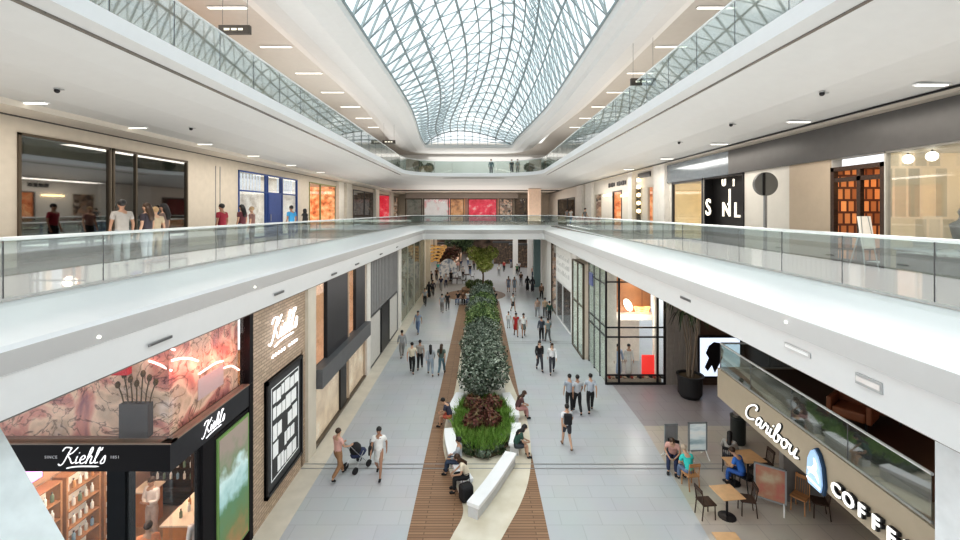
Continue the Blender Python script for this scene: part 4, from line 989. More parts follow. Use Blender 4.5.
# boutique in a black grid cage, faces the camera
BY = 22.8
bx = lambda px: (px - CX) * BY / F
bz = lambda py: EZ - (py - CY) * BY / F
t = thing('boutique', 'glass boutique in a black grid cage at the right ground floor corner', 'boutique', ((bx(606) + bx(664)) / 2, BY, 0))
x0, x1 = bx(606), bx(664.5)
MB().box(x0, x1, BY + 3.6, BY + 3.7, 0, TOP).build('back_wall', pbr('boutwall', (.78, .72, .63), .5, em=.2), t)  # emission on the inner surfaces stands in for boutique lighting
MB().box(x0 + .1, bx(619), BY + .4, BY + 3.6, 0, TOP).build('side_wall', pbr('boutwall', (.78, .72, .63), .5, em=.25), t)
f = MB()
for px in (606, 619, 657.5, 664.5): f.box(bx(px) - .045, bx(px) + .045, BY - .05, BY + .05, 0, TOP)
for py in (282, 327.5, 337, 375): f.box(x0, x1, BY - .04, BY + .04, bz(py) - .035, bz(py) + .035)
f.box(x0, x1, BY - .06, BY + .06, 0, .1)
f.build('grid_frame', black, t)
f = MB(); 
for yy in (BY + 1.2, BY + 2.4, BY + 3.6): f.box(x0 - .02, x0 + .06, yy - .04, yy + .04, 0, TOP)
for zz_ in (bz(337), bz(327.5), 5.3): f.box(x0 - .02, x0 + .06, BY, BY + 3.6, zz_ - .03, zz_ + .03)
MB().box(x0, x0 + .02, BY + .05, BY + 3.6, .1, TOP).build('side_glass', MATS['greenglass'], t)
f.build('side_frame', black, t)
MB().box(x0 + .05, x1 - .05, BY - .01, BY + .01, .1, TOP).build('glass_pane', clear, t)
MB().box(bx(619), x1 - .1, BY + 1.6, BY + 3.6, bz(322), TOP).build('upper_box', pbr('brownbox', (.36, .17, .08), .5, em=.25), t)
MB().box(bx(618), x1 - .05, BY + 1.0, BY + 3.6, bz(325), bz(319)).build('ledge', pbr('ledgew', (.85, .78, .7), .4, em=.3), t)
MB().box(bx(658.5), bx(663), BY + .5, BY + .8, 0, TOP).build('pilaster', pbr('boutwall', (.78, .72, .63), .5), t)
p = gy(628, 305, BY + 1.4)
mb = MB(); mb.smooth = True; mb.ball((0, 0, 0), .27, 16, (.8, .25, 1.45)); o = mb.build('oval_lamp', emis('ovall', (1, .97, .9), 1.3)); o.location = p; o.rotation_euler = (0, -.5, 0); tag(o, 'white oval lamp tilted inside the upper brown box of the boutique', 'lamp')
t2 = thing('chandelier', 'golden swirling pendant display in the upper brown box of the boutique', 'pendant lamp', gy(642, 312, BY + 1.3))
for k in range(4):
    mb = MB(); mb.tube([( .35 * math.cos(a) * (1 + .1 * k), .12 * math.sin(a), .09 * k + .03 * math.sin(3 * a)) for a in [2 * PI * i / 14 for i in range(14)]], .022, 5, True); mb.build('ring', emis('gold', (1, .62, .25), 1.6), t2, world=False)
mb = MB(); mb.tube([(0, 0, .3), (0, 0, 1.6)], .012, 4); mb.build('stem', black, t2, world=False)
# floor of display, shoes
MB().box(x0 + .1, x1 - .1, BY + .15, BY + .8, .0, .25).build('display_step', pbr('stepb', (.6, .5, .4), .5), t)
shoe = MB(); shoe.smooth = True
shoe.add([(-.04, -.13, 0), (.04, -.13, 0), (.05, .13, 0), (-.05, .13, 0), (-.035, -.13, .09), (.035, -.13, .09), (.04, .0, .06), (-.04, 0, .06), (.045, .12, .035), (-.045, .12, .035)], [(0, 1, 2, 3), (4, 7, 6, 5), (7, 9, 8, 6), (0, 4, 5, 1), (2, 8, 9, 3), (1, 5, 6, 2), (2, 6, 8), (0, 3, 7, 4), (3, 9, 7)])
sh_p = []
for k, (m_, nm) in enumerate(((pbr('shoered', (.5, .1, .07), .4), 'red'), (pbr('shoetan', (.7, .5, .35), .4), 'tan'), (pbr('shoeblk', (.03, .03, .03), .3), 'black'))):
    s0 = shoe.build('display_shoe', m_); b_ = MB(); b_.box(-.045, .045, -.13, .13, -.012, 0); b_.build('sole', brown, s0)
    s0.location = (x0 + .25 + k * .2, BY + .3, .265); s0.scale = (1.3,) * 3; tag(s0, nm + ' shoe in the row along the boutique window', 'shoe', nm + ' shoes in the boutique window'); sh_p.append((s0, nm))
for k in range(3, 15):
    s0, nm = sh_p[k % 3]; dup(s0, (x0 + .25 + k * .2, BY + .3 + .1 * (k % 2), .265), .2 * (k % 3), nm + ' shoe in the row along the boutique window')
o = MB(); o.smooth = True; c_ = gy(648.5, 370, BY + .6); o.cbox((0, 0, 0), (.75, .08, 1.45)); o = o.build('red_display', emis('redd', (.9, .06, .05), .6), bevel=.2); o.location = c_ + Vector((0, 0, .1)); tag(o, 'red rounded display panel standing in the boutique window', 'display panel')
point((8.6, BY + 1.0, 5.2), 26, (1, .85, .7), .3); point((8.4, BY + .35, 3.6), 60, (1, .95, .9), .2)  # second point light is added to brighten the mannequins
# panelled wall and screen wall
mb = MB(); xp0, xp1 = bx(666), bx(700)
k_ = 14
for i in range(k_):
    a = xp0 + (xp1 - xp0) * i / k_; w_ = (xp1 - xp0) / k_; mb.box(a, a + w_ * .88, BY - .05, BY + .2, 0, TOP)
mb.box(xp0, xp1, BY + .05, BY + .25, 0, TOP)
struct('wall_back', mb, pbr('slatgrey', (.33, .30, .27), .55, var=.08), 'grey vertical panelled wall beside the boutique', 'wall')
struct('wall_back', MB().box(xp1, 15, BY - .058, BY + .3, 0, TOP), pbr('cafebrown', (.10, .06, .04), .5), 'dark brown wall around the large screen', 'wall')
struct('wall_right', MB().box(14, 14.3, 4, BY, 0, TOP), dwood, 'dark timber wall at the back of the cafe', 'wall')
t = thing('video_screen', 'large bright screen with a dark figure near the potted palm', 'screen', (bx(714), BY - .1, bz(376)))
MB().box(bx(697), bx(740), BY - .15, BY - .0585, bz(377), bz(335)).build('casing', black, t)
MB().box(bx(698.5), bx(738), BY - .17, BY - .15, bz(375), bz(337)).build('display', emis('scrblue', (.72, .82, 1), 1.0), t)
mb = MB(); q = [(707, 345), (712, 341), (718, 342), (722, 350), (720, 358), (716, 366), (713, 372), (710, 364), (706, 370), (703, 366), (707, 357), (704, 352)]; mb.add([(bx(a), BY - .175, bz(b)) for a, b in q], [list(range(len(q)))[::-1]]); mb.build('dark_figure', black, t)
mb = MB(); mb.box(12.2, 13.6, BY - .6, BY - .2, 5.2, 6.0); o = mb.build('sign', bk_orange); recenter(o); o.name = 'hanging_banner'; tag(o, 'dim amber banner above the large screen', 'banner')
# cafe mezzanine
mA, mB_ = Vector((7.4, 13.4, 0)), Vector((6.95, 6.3, 0))
mezm = pbr('mezz_beige', (.42, .355, .265), .5, var=.03)
mb = MB(); mb.prism([(mB_.x, mB_.y - 1.6), (14, mB_.y - 1.6), (14, mA.y), (mA.x, mA.y), (mB_.x, mB_.y)], 3.43, 4.32); struct('balcony', mb, mezm, 'beige fascia of the cafe mezzanine', 'mezzanine')
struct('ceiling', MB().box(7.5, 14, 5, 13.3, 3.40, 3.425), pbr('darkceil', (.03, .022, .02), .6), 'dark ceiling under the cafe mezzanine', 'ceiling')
struct('floor', MB().box(7.6, 14, 5, 13.2, 4.321, 4.33), pbr('mezzfloor', (.06, .025, .015), .4), 'dark timber floor of the cafe mezzanine', 'floor')
struct('wall_right', MB().box(13.2, 13.3, 5, 13.3, 4.33, TOP), pbr('mezzwall', (.06, .022, .012), .5, em=.02), 'red brown wall of the cafe mezzanine', 'wall')
bm_ = balustrade('glass_balustrade', 'glass balustrade on top of the cafe mezzanine fascia', [(7.45, 13.3), (7.42, 13.0), (7.05, 6.7)], 1.85, 4.32, 5.08, .03)
balustrade('glass_balustrade', 'short glass balustrade across the end of the cafe mezzanine', [(7.45, 13.32), (10.5, 13.32)], 1.5, 4.32, 5.08, .03)
rdir = (mB_ - mA).normalized(); nrm = Vector((rdir.y, -rdir.x, 0)); nrm = nrm if nrm.x < 0 else -nrm
def onf(px, z, out=.04):
    # intersection of the view column px with the fascia plane
    k = (px - CX) / F; d = rdir
    s_ = (k * mA.y - mA.x) / (d.x - k * d.y); p = mA + d * s_ + nrm * out; return Vector((p.x, p.y, z))
mbk, w_ = script_mb('Caribou', .24, onf(746.5, 3.62), rdir, (0, 0, 1), .026, xs=1.36); 
sc_w = emis('cafe_letters', (1, .99, .95), .75)
mbd, w_ = script_mb('Caribou', .24, onf(746.5, 3.62) - nrm * .035, rdir, (0, 0, 1), .042, xs=1.36)
v_ = mbk; base_v = len(v_.v); v_.v += mbd.v; v_.f += [[i + base_v for i in f] for f in mbd.f]; v_.mi += [1] * len(mbd.f); v_.sm += [False] * len(mbd.f)
o = mbk.build('script_sign', [sc_w, black]); recenter(o); tag(o, 'white script lettering on the beige cafe fascia', 'sign')
p = onf(840.5, 3.60)
for i, (ch, lab) in enumerate(zip('COFFEE', ('letter C first of the white capital letters on the cafe fascia', 'round letter O in the white capitals on the cafe fascia', 'letter F right after the round O on the cafe fascia', 'second letter F in the white capitals on the cafe fascia', 'letter E after the two Fs on the cafe fascia', 'last white capital letter E on the cafe fascia'))):
    mbk = text_mesh(ch, .36, p + rdir * (.305 * i) + nrm * .05, rdir, (0, 0, 1), .012, bold=.006, align='CENTER')
    mbd = text_mesh(ch, .36, p + rdir * (.305 * i + .02) + nrm * .01, rdir, (0, 0, 1), .03, bold=.018, align='CENTER')
    bv_ = len(mbk.v); mbk.v += mbd.v; mbk.f += [[q + bv_ for q in f] for f in mbd.f]; mbk.mi += [1] * len(mbd.f); mbk.sm += [False] * len(mbd.f)
    o = mbk.build('sign_letter', [sc_w, black]); recenter(o); tag(o, lab, 'sign letter')
# emblem : pale blue shield with a leaping deer outline
e0 = onf(818.5, 3.74, .05)
def E_(pts): return [e0 + rdir * a * .85 + Vector((0, 0, b * .85)) for a, b in pts]
t = thing('emblem_sign', 'pale blue emblem with a leaping animal between the two words', 'sign', e0)
shp = [(-.2, -.42), (.22, -.42), (.27, -.2), (.22, .2), (.12, .42), (.0, .52), (-.12, .42), (-.22, .2), (-.26, -.2)]
def slab(pts, off, th, name, m):
    P = E_(pts); n_ = len(P); A_ = [q + nrm * off for q in P]; B_ = [q + nrm * (off + th) for q in P]
    mb = MB(); mb.add(A_ + B_, [list(range(n_)), list(range(n_, 2 * n_))[::-1]] + [(k, n_ + k, n_ + (k + 1) % n_, (k + 1) % n_) for k in range(n_)]); mb.build(name, m, t)
slab([(a * 1.12 + .02, b * 1.1) for a, b in shp], -.04, .05, 'backing', pbr('emb_dark', (.02, .05, .10), .4)); slab(shp, .02, .03, 'shield', emis('emb_blue', (.40, .58, .82), .35))
slab([(-.2, -.02), (-.05, .04), (.05, .18), (.02, .32), (.1, .24), (.13, .12), (.08, .02), (.16, -.06), (.2, -.2), (.08, -.08), (-.08, -.08), (-.18, -.2), (-.12, -.08)], .055, .015, 'deer', emis('emb_w', (1, 1, 1), .8))
slab([(-.22, -.26), (.24, -.3), (.24, -.34), (-.22, -.3)], .055, .015, 'stripe', emis('emb_w', (1, 1, 1), .8))
# under-mezzanine walls
struct('wall_back', MB().box(9.6, 10.9, 13.6, 13.8, 0, 3.4), pbr('greyw', (.22, .21, .20), .5), 'grey wall panel under the cafe mezzanine', 'wall')
boxthing('column', 'white square column at the right edge beyond the mezzanine balustrade', 'column', (6.75, 7.9, 5.5, 6.38, 0, TOP), pbr('colwhite', (.80, .84, .86), .45), 'structure')
point((10.5, 9.5, 5.9), 9, (1, .5, .25), .3); point((10, 9, 3.1), 30, (1, .7, .45), .3); point((10, 19, 5.6), 120, (1, .85, .7), .4)
# ---------- far ground hall ----------------------------------------------------
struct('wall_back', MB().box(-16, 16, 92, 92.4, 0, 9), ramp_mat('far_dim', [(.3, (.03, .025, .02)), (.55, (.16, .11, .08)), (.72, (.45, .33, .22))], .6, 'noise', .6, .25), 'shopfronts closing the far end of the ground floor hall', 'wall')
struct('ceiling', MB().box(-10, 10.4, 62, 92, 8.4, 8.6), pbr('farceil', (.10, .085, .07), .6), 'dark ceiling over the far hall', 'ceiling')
struct('wall_left', MB().box(-9.6, -9.2, 46, 92, 0, TOP), backmat('fl', [(.55, .38, .22), (.75, .62, .48), (.35, .25, .2)], .5, .3), 'warm lit left wall of the far hall', 'wall')
struct('wall_right', MB().box(10, 10.4, 47, 92, 0, TOP), backmat('fr', [(.75, .73, .7), (.35, .28, .25), (.8, .78, .75)], .5, .3), 'pale right wall of the far hall', 'wall')
for px, yy, w_, m_, lab in ((515.5, 62, .7, wr2, 'slim white column in the far hall, first right of the tree'), (530.5, 60, .7, wr2, 'slim white column in the far hall, second right of the tree'), (537.5, 52, .9, pbr('tealcol', (.22, .33, .34), .2), 'teal glass clad column in the far hall'), (543, 49.5, .45, wr2, 'white pillar at the far right corner of the ground floor hall'), (428, 50, .5, cream, 'cream pillar at the far left corner of the ground floor hall')):
    x = (px - CX) * yy / F; boxthing('column', lab, 'column', (x - w_ / 2, x + w_ / 2, yy, yy + w_, 0, 7.5), m_, 'structure')
for k, (px, py, yy, m_, lab) in enumerate(((505, 247, 75, bk_dark, 'dark display wall in the far hall between the tree and the white column'), (450, 250, 72, bk_mix, 'dim brown kiosk in the far hall left of the tree'), (522, 248, 70, bk_dark, 'dark kiosk in the far hall between two white columns'))):
    x = (px - CX) * yy / F; t = thing('kiosk', lab, 'kiosk', (x, yy, 0))
    MB().box(x - 1.9, x + 1.9, yy, yy + 1, 0, 3.6).build('body', m_, t); MB().box(x - 2.1, x + 2.1, yy - .2, yy + 1.2, 3.6, 3.9).build('roof', dgrey, t)
# gold ornament / chandelier
t = thing('chandelier', 'glowing gold ornament hanging at the far left of the ground floor', 'chandelier', gy(434, 247, 52))
for k in range(5):
    mb = MB(); r_ = 1.5 - .22 * k; mb.tube([(r_ * math.cos(a), r_ * math.sin(a), -.4 * k + .1 * math.sin(4 * a)) for a in [2 * PI * i / 18 for i in range(18)]], .1, 5, True); mb.build('ring', pbr('gold2', (.55, .33, .12), .35, .6, em=.35), t, world=False)
mb = MB(); mb.tube([(0, 0, -1.6), (0, 0, 1.5)], .05, 5); mb.build('stem', brown, t, world=False)
# round blue-white artwork
t = thing('wall_artwork', 'oval blue and white patterned panel standing in the far hall', 'artwork', gz(448, 283, 0))
mb = MB(); vs_ = [(1.15 * math.cos(2 * PI * k / 24), yy, 1.7 + 1.4 * math.sin(2 * PI * k / 24)) for yy in (-.06, .06) for k in range(24)]
mb.add(vs_, [list(range(24)), list(range(24, 48))[::-1]] + [(k, 24 + k, 24 + (k + 1) % 24, (k + 1) % 24) for k in range(24)]); mb.build('panel', ramp_mat('bluewhite', [(.4, (.25, .33, .45)), (.55, (.8, .82, .84))], 2.5, 'noise', .4, .1), t, world=False)
MB().box(-.6, .6, -.15, .15, 0, .35).build('base', white, t, world=False)
area((0, 68, 6.2), (0, 0, 0), 14, 20, 900, (1, .97, .92)); area((3, 60, 6.2), (0, 0, 0), 5, 8, 500, (1, 1, 1))
area((-3.5, 49, 6.2), (0, 0, 0), 4, 4, 120, (1, .85, .65))
# ---------- furniture ----------------------------------------------------------
def wood_chair(name, lab, loc, rz, m, seatm=None, group=None, H=.9):
    t = thing(name, lab, 'chair', loc, rz, group); sm = seatm or m
    MB().box(-.21, .21, -.21, .21, .43, .47).build('seat', sm, t, world=False, bevel=.01)
    for sx_ in (-1, 1):
        mb = MB(); mb.tube([(sx_ * .18, .18, 0), (sx_ * .17, .17, .43)], .018, 4); mb.build('leg', m, t, world=False)
        mb = MB(); mb.tube([(sx_ * .18, -.24, 0), (sx_ * .18, -.19, .45), (sx_ * .18, -.25, H)], .018, 4); mb.build('leg', m, t, world=False)
    mb = MB(); mb.box(-.19, .19, -.27, -.235, H - .1, H)
    for i in range(5): mb.tube([(-.12 + .06 * i, -.2, .46), (-.12 + .06 * i, -.25, H - .08)], .009, 4)
    mb.build('backrest', m, t, world=False)
    return t
def cafe_table(lab, loc, rz, w_=.7):
    t = thing('cafe_table', lab, 'table', loc, rz)
    MB().box(-w_ / 2, w_ / 2, -w_ / 2, w_ / 2, .72, .75).build('tabletop', pbr('tabletop', (.62, .38, .20), .35, var=.1), t, world=False, bevel=.01)
    mb = MB(); mb.tube([(0, 0, .02), (0, 0, .72)], .035, 8); mb.build('pole', black, t, world=False)
    mb = MB(); mb.lathe([(.25, 0), (.25, .02), (.05, .05)], n=16); mb.build('base', black, t, world=False)
    return t
c1 = gz(727, 492, .75); c1.z = .006
cafe_table('square wooden cafe table standing empty between two dark chairs', c1, .12)
wood_chair('cafe_chair', 'dark slatted chair on the corridor side of the empty table', c1 + Vector((-.62, .02, 0)), -PI / 2 + .1, dwood)
wood_chair('cafe_chair', 'dark slatted chair on the mezzanine side of the empty table', c1 + Vector((.68, .15, 0)), PI / 2 - .25, dwood)
c2 = gz(748, 456, .75); c2.z = .006
cafe_table('wooden cafe table behind the person in a blue shirt', c2, .1, .8)
wood_chair('cafe_chair', 'dark chair on the far side of the table behind the blue shirt', c2 + Vector((.65, .15, 0)), PI / 2, dwood)
c3_ = gz(737, 461, .75); c3_.z = .006
cafe_table('small cafe table between the dark haired woman and the blue shirt', c3_ + Vector((-.15, .0, 0)), .0, .5)
c4 = gz(683, 466, .75); c4.z = .006
c5 = gz(730, 541, .75); c5.z = .006
cafe_table('brown cafe table cut off at the bottom of the picture', c5, 0, .62)
cc = {}
cc['teal'] = gz(690, 487, 0) + Vector((0, 0, .006)); cc['red'] = gz(673, 468) + Vector((0, 0, .006)); cc['blue'] = gz(743, 489) + Vector((0, 0, .006)); cc['dk'] = gz(729, 470) + Vector((0, 0, .006))
wood_chair('cafe_chair', 'light wooden chair under the person in a teal shirt', cc['teal'], .15, wood)
wood_chair('cafe_chair', 'black chair under the person facing the teal shirt', cc['red'], PI - .5, black)
wood_chair('cafe_chair', 'black chair under the person in a blue shirt', cc['blue'], .6, black)
wood_chair('cafe_chair', 'black chair under the dark haired woman at the small table', cc['dk'], -.6, black)
wood_chair('cafe_chair', 'light wooden chair alone under the mezzanine', gz(800, 511) + Vector((0, 0, .006)), 2.2, wood, H=1.0)
wood_chair('cafe_chair', 'dark chair half hidden in shade under the mezzanine', gz(819, 516) + Vector((0, 0, .006)), 1.2, dwood)
p = gz(672, 452); 
def poster_stand(lab, loc, rz, w_, h, art):
    t = thing('poster_stand', lab, 'poster stand', loc, rz)
    f = MB(); z0 = .22
    f.box(-w_ / 2, -w_ / 2 + .05, -.03, .03, z0, h); f.box(w_ / 2 - .05, w_ / 2, -.03, .03, z0, h); f.box(-w_ / 2, w_ / 2, -.03, .03, z0, z0 + .05); f.box(-w_ / 2, w_ / 2, -.03, .03, h - .05, h); fr_ = f.build('frame', pbr('standframe', (.30, .32, .33), .35, .4), t, world=False)
    MB().box(-w_ / 2 + .05, w_ / 2 - .05, -.02, .02, z0 + .05, h - .05).build('poster', art, fr_, world=False)
    for s_ in (-1, 1):
        mb = MB(); mb.tube([(s_ * w_ * .42, -.3, 0), (s_ * w_ * .42, -.22, .04), (s_ * w_ * .42, 0, z0 + .06), (s_ * w_ * .42, .22, .04), (s_ * w_ * .42, .3, 0)], .022, 5); mb.build('leg', pbr('whiteleg', (.75, .75, .72), .4), t, world=False)
poster_stand('framed pale blue poster stand behind the seated people', gz(697.5, 457) + Vector((0, 0, .006)), .05, .72, 1.3, ramp_mat('artblue', [(.35, (.30, .42, .45)), (.5, (.7, .76, .76)), (.65, (.82, .80, .74))], 1.6, 'noise', .3, .2, mapscale=(.4, 1, 1.6)))
poster_stand('framed pink and orange poster stand near the mezzanine wall', gz(770, 508) + Vector((0, 0, .006)), -.6, .85, 1.3, ramp_mat('artpink', [(.35, (.50, .42, .30)), (.5, (.42, .22, .15)), (.65, (.45, .10, .10))], 1.6, 'noise', .3, .0))
t = thing('waste_bin', 'tall black bin beside the mezzanine near the cafe', 'bin', gz(738, 443) + Vector((0, 0, .006)))
mb = MB(); mb.lathe([(.25, 0), (.27, .05), (.27, 1.0), (.29, 1.02), (.29, 1.1), (.2, 1.15)], n=20); mb.build('body', pbr('binblack', (.03, .035, .035), .35), t, world=False)
mb = MB(); mb.lathe([(.18, 1.15), (.18, 1.17)], n=16); mb.build('lid', steel, t, world=False)
poster_stand('small grey framed stand beside the person facing the teal shirt', gz(671, 459) + Vector((0, 0, .006)), .1, .5, 1.3, grey)
# armchairs on mezzanine
def armchair(lab, loc, rz):
    t = thing('armchair', lab, 'armchair', loc, rz); m_ = pbr('orange_leather', (.28, .09, .04), .4)
    MB().box(-.3, .3, -.3, .3, .2, .42).build('seat', m_, t, world=False, bevel=.05)
    MB().box(-.32, .32, -.4, -.26, .2, .85).build('backrest', m_, t, world=False, bevel=.05)
    for s_ in (-1, 1): MB().box(s_ * .3, s_ * .4, -.35, .3, .2, .6).build('armrest', m_, t, world=False, bevel=.03)
    for a, b in ((-.3, -.3), (.3, -.3), (-.3, .25), (.3, .25)): MB().box(a - .02, a + .02, b - .02, b + .02, 0, .2).build('leg', black, t, world=False)
armchair('orange leather armchair on the mezzanine nearer the corridor column', gz(852, 402, 4.85) * 1 + Vector((0, 0, 4.33 - 4.85)), 2.2)
armchair('orange leather armchair on the mezzanine beside its twin', gz(872, 396, 4.85) + Vector((.2, 0, 4.33 - 4.85)), -2.0)
# benches around the planter
benchm = pbr('bench_white', (.84, .85, .86), .3, var=.02)
def zb_(pts): return [gz(a, b, .45) for a, b in pts]
Lo = crom(zb_([(456, 392), (449, 405), (445, 420), (444.5, 436), (448, 453), (455, 470), (465, 487), (479, 506)]), 6)
Ro = crom(zb_([(510, 392), (517, 405), (520.5, 420), (521.5, 434), (518, 450), (507, 468), (494, 487), (479, 506)]), 6)
def offs(path, d):
    out = []
    for i, p in enumerate(path):
        a, b = path[max(i - 1, 0)], path[min(i + 1, len(path) - 1)]; t_ = (b - a).normalized(); out.append(p + Vector((-t_.y, t_.x, 0)) * d)
    return out
Li, Ri = offs(Lo, .43), offs(Ro, -.43)
def bench(lab, O, I, i0, i1):
    A_, B_ = O[i0:i1 + 1], I[i0:i1 + 1]; c = A_[len(A_) // 2]
    t = thing('curved_bench', lab, 'bench', (c.x, c.y, .012))
    MB().strip(A_, B_, .33, .45).build('seat', benchm, t, bevel=.015)
    MB().strip([a.lerp(b, .12) for a, b in zip(A_, B_)], [a.lerp(b, .88) for a, b in zip(A_, B_)], .012, .33).build('base', pbr('bench_base', (.60, .61, .62), .4), t)
nL = len(Lo) - 1
bench('white curved bench left of the planter, farthest piece', Lo, Li, 0, 9); bench('white curved bench piece on the left beside the grassy bed', Lo, Li, 15, 25); bench('white curved bench piece under the grey shirted man', Lo, Li, 28, nL - 8)
bench('white curved bench right of the planter, farthest piece', Ro, Ri, 0, 10); bench('white curved bench piece on the right behind the woman in dark green', Ro, Ri, 13, 22); bench('long white bench in front of the planter pointing to the lower left', Ro, Ri, 25, nL)
# ---------- planting -----------------------------------------------------------
def foliage(n, blobs, ls, seed=1, up=.3):
    rnd = random.Random(seed); mb = MB(); tot = sum(b[3] * b[4] * b[5] for b in blobs)
    for b in blobs:
        k = int(n * b[3] * b[4] * b[5] / tot) + 1
        for _ in range(k):
            while True:
                d = Vector((rnd.gauss(0, 1), rnd.gauss(0, 1), rnd.gauss(0, 1)))
                if d.length > .1: break
            d.normalize(); r = rnd.uniform(.72, 1.04)
            c = Vector((b[0] + d.x * b[3] * r, b[1] + d.y * b[4] * r, b[2] + d.z * b[5] * r))
            if c.z < .02: continue
            a = Vector((rnd.gauss(0, 1), rnd.gauss(0, 1), rnd.gauss(0, 1) + up)).normalized(); s_ = a.cross(d + Vector((.01, .02, .3))).normalized()
            L = ls * rnd.uniform(.7, 1.3); w_ = L * .28
            mb.add([c - a * L * .5, c + s_ * w_, c + a * L * .5, c - s_ * w_], [(0, 1, 2, 3)])
    return mb
def leafmat(name, c1, c2, c3):
    m, t, N, Lk = nt(name); out = N('ShaderNodeOutputMaterial'); b = N('ShaderNodeBsdfPrincipled'); Lk(b.outputs[0], out.inputs[0]); g = N('ShaderNodeNewGeometry')
    r = N('ShaderNodeValToRGB'); r.color_ramp.elements[0].color = (*c1, 1); r.color_ramp.elements[1].color = (*c3, 1); e = r.color_ramp.elements.new(.5); e.color = (*c2, 1)
    Lk(g.outputs['Random Per Island'], r.inputs[0]); Lk(r.outputs[0], b.inputs['Base Color']); b.inputs['Roughness'].default_value = .6; MATS[name] = m; return m
silver = leafmat('silver_leaf', (.035, .055, .03), (.11, .15, .105), (.33, .37, .31)); fresh = leafmat('fresh_leaf', (.03, .07, .02), (.10, .17, .05), (.26, .33, .13)); dark = leafmat('dark_leaf', (.015, .03, .012), (.04, .07, .025), (.09, .13, .05))
grassm = leafmat('grass_leaf', (.10, .22, .03), (.20, .36, .07), (.34, .48, .14)); redl = leafmat('red_leaf', (.06, .015, .012), (.16, .05, .035), (.14, .12, .05)); yel = leafmat('yellow_leaf', (.22, .30, .05), (.42, .48, .12), (.6, .62, .25))
bark = pbr('bark', (.16, .11, .07), .8)
soilp = [(p.x, p.y) for p in Li[4:-8]] + [(p.x, p.y) for p in Ri[4:-8]][::-1]
o = MB().prism([(.12 + 1.25 * math.cos(a), 18.3 + 2.35 * math.sin(a)) for a in [2 * PI * i / 28 for i in range(28)]], .012, .3).build('planter_bed', pbr('soil', (.10, .08, .05), .9)); recenter(o); tag(o, 'oval planted bed at the near end of the hedge', 'planter')
o = MB().box(-1.05, 1.25, 20.72, 43.5, .012, .35).build('planter_bed', pbr('planterw', (.62, .60, .55), .5)); recenter(o); tag(o, 'long planter trough under the row of silver shrubs', 'planter')
g = MB(); rnd = random.Random(11)
for _ in range(5200):
    a = rnd.uniform(0, 2 * PI); r = math.sqrt(rnd.uniform(.18, 1.0)); x, y = .12 + 1.28 * r * math.cos(a), 18.3 + 2.4 * r * math.sin(a)
    h = rnd.uniform(.22, .42); d = Vector((rnd.gauss(0, .12), rnd.gauss(0, .12), h)); s_ = Vector((math.sin(a * 7), math.cos(a * 7), 0)) * .022
    g.add([Vector((x, y, .28)) - s_, Vector((x, y, .28)) + s_, Vector((x, y, .28)) + d], [(0, 1, 2)])
o = g.build('ornamental_grass', grassm); recenter(o); tag(o, 'bright green grass ring around the oval bed', 'grass', None, 'stuff')
def shrub(name, lab, loc, blobs, n, ls, m, th, seed, group=None):
    t = thing(name, lab, 'shrub', loc, group=group); foliage(n, blobs, ls, seed).build('foliage', m, t, world=False)
    mb = MB(); mb.tube([(0, 0, 0), (.03, .02, th)], [.06, .03], 6)
    for k in range(4): a = k * 1.6; mb.tube([(0, 0, th * .3), (.4 * math.cos(a), .4 * math.sin(a), th)], [.03, .012], 5)
    mb.build('stem', bark, t, world=False); return t
# red leaved plants in bed
for k, (x, y, s_, lab) in enumerate(((-.25, 17.6, .5, 'dark red leaved plant at the near left of the oval bed'), (.45, 17.7, .5, 'dark red leaved plant at the near right of the oval bed'), (.1, 18.4, .6, 'dark red leaved plant in the middle of the oval bed'), (-.3, 19.2, .5, 'dark red leaved plant at the far left of the oval bed'), (.55, 19.2, .5, 'dark red leaved plant at the far right of the oval bed'))):
    shrub('red_plant', lab, (x, y, .28), [(0, 0, .3, s_ * .9, s_ * .9, s_ * .75)], 520, .17, redl, .4, 20 + k)
for k, a in enumerate([-2.5, -2.0, -1.55, -1.1, -.65]):
    x, y = .12 + 1.15 * math.cos(a), 18.3 + 2.25 * math.sin(a)
    shrub('low_plant', 'low dark leaved plant ' + ['at the left shoulder', 'left of the tip', 'at the very tip', 'right of the tip', 'at the right shoulder'][k] + ' of the oval bed', (x, y, .1), [(0, 0, .12, .34, .3, .22)], 260, .13, dark if k % 2 else MATS['silver_leaf'], .2, 40 + k)
names_ = ['nearest the oval bed', 'second from the oval bed', 'third from the oval bed', 'fourth from the oval bed', 'fifth from the oval bed', 'sixth from the oval bed', 'seventh from the oval bed', 'eighth from the oval bed', 'ninth from the oval bed', 'last before the pale green tree']
yy = 20.55; 
for k in range(10):
    rnd = random.Random(100 + k); green = k in (4, 5, 7)
    bl = [(-.55, -.2, 1.15, .75, .85, .8), (.6, .1, 1.2, .75, .85, .85), (0, .3, 1.45, .8, .9, .75), (rnd.uniform(-.4, .4), -.5, 1.0, .7, .7, .75), (rnd.uniform(-.5, .5), .7, 1.3, .6, .6, .7)]
    s_ = .95 if k < 6 else .9
    bl = [tuple(v * s_ for v in b) for b in bl]
    shrub('silver_shrub' if not green else 'green_shrub', ('fresh green' if green else 'silver grey') + ' leaved shrub in the planter row, ' + names_[k], (.1 + rnd.uniform(-.12, .12), yy, .33), bl, 3400, .16, fresh if green else silver, 1.5, 60 + k)
    yy += 2.3
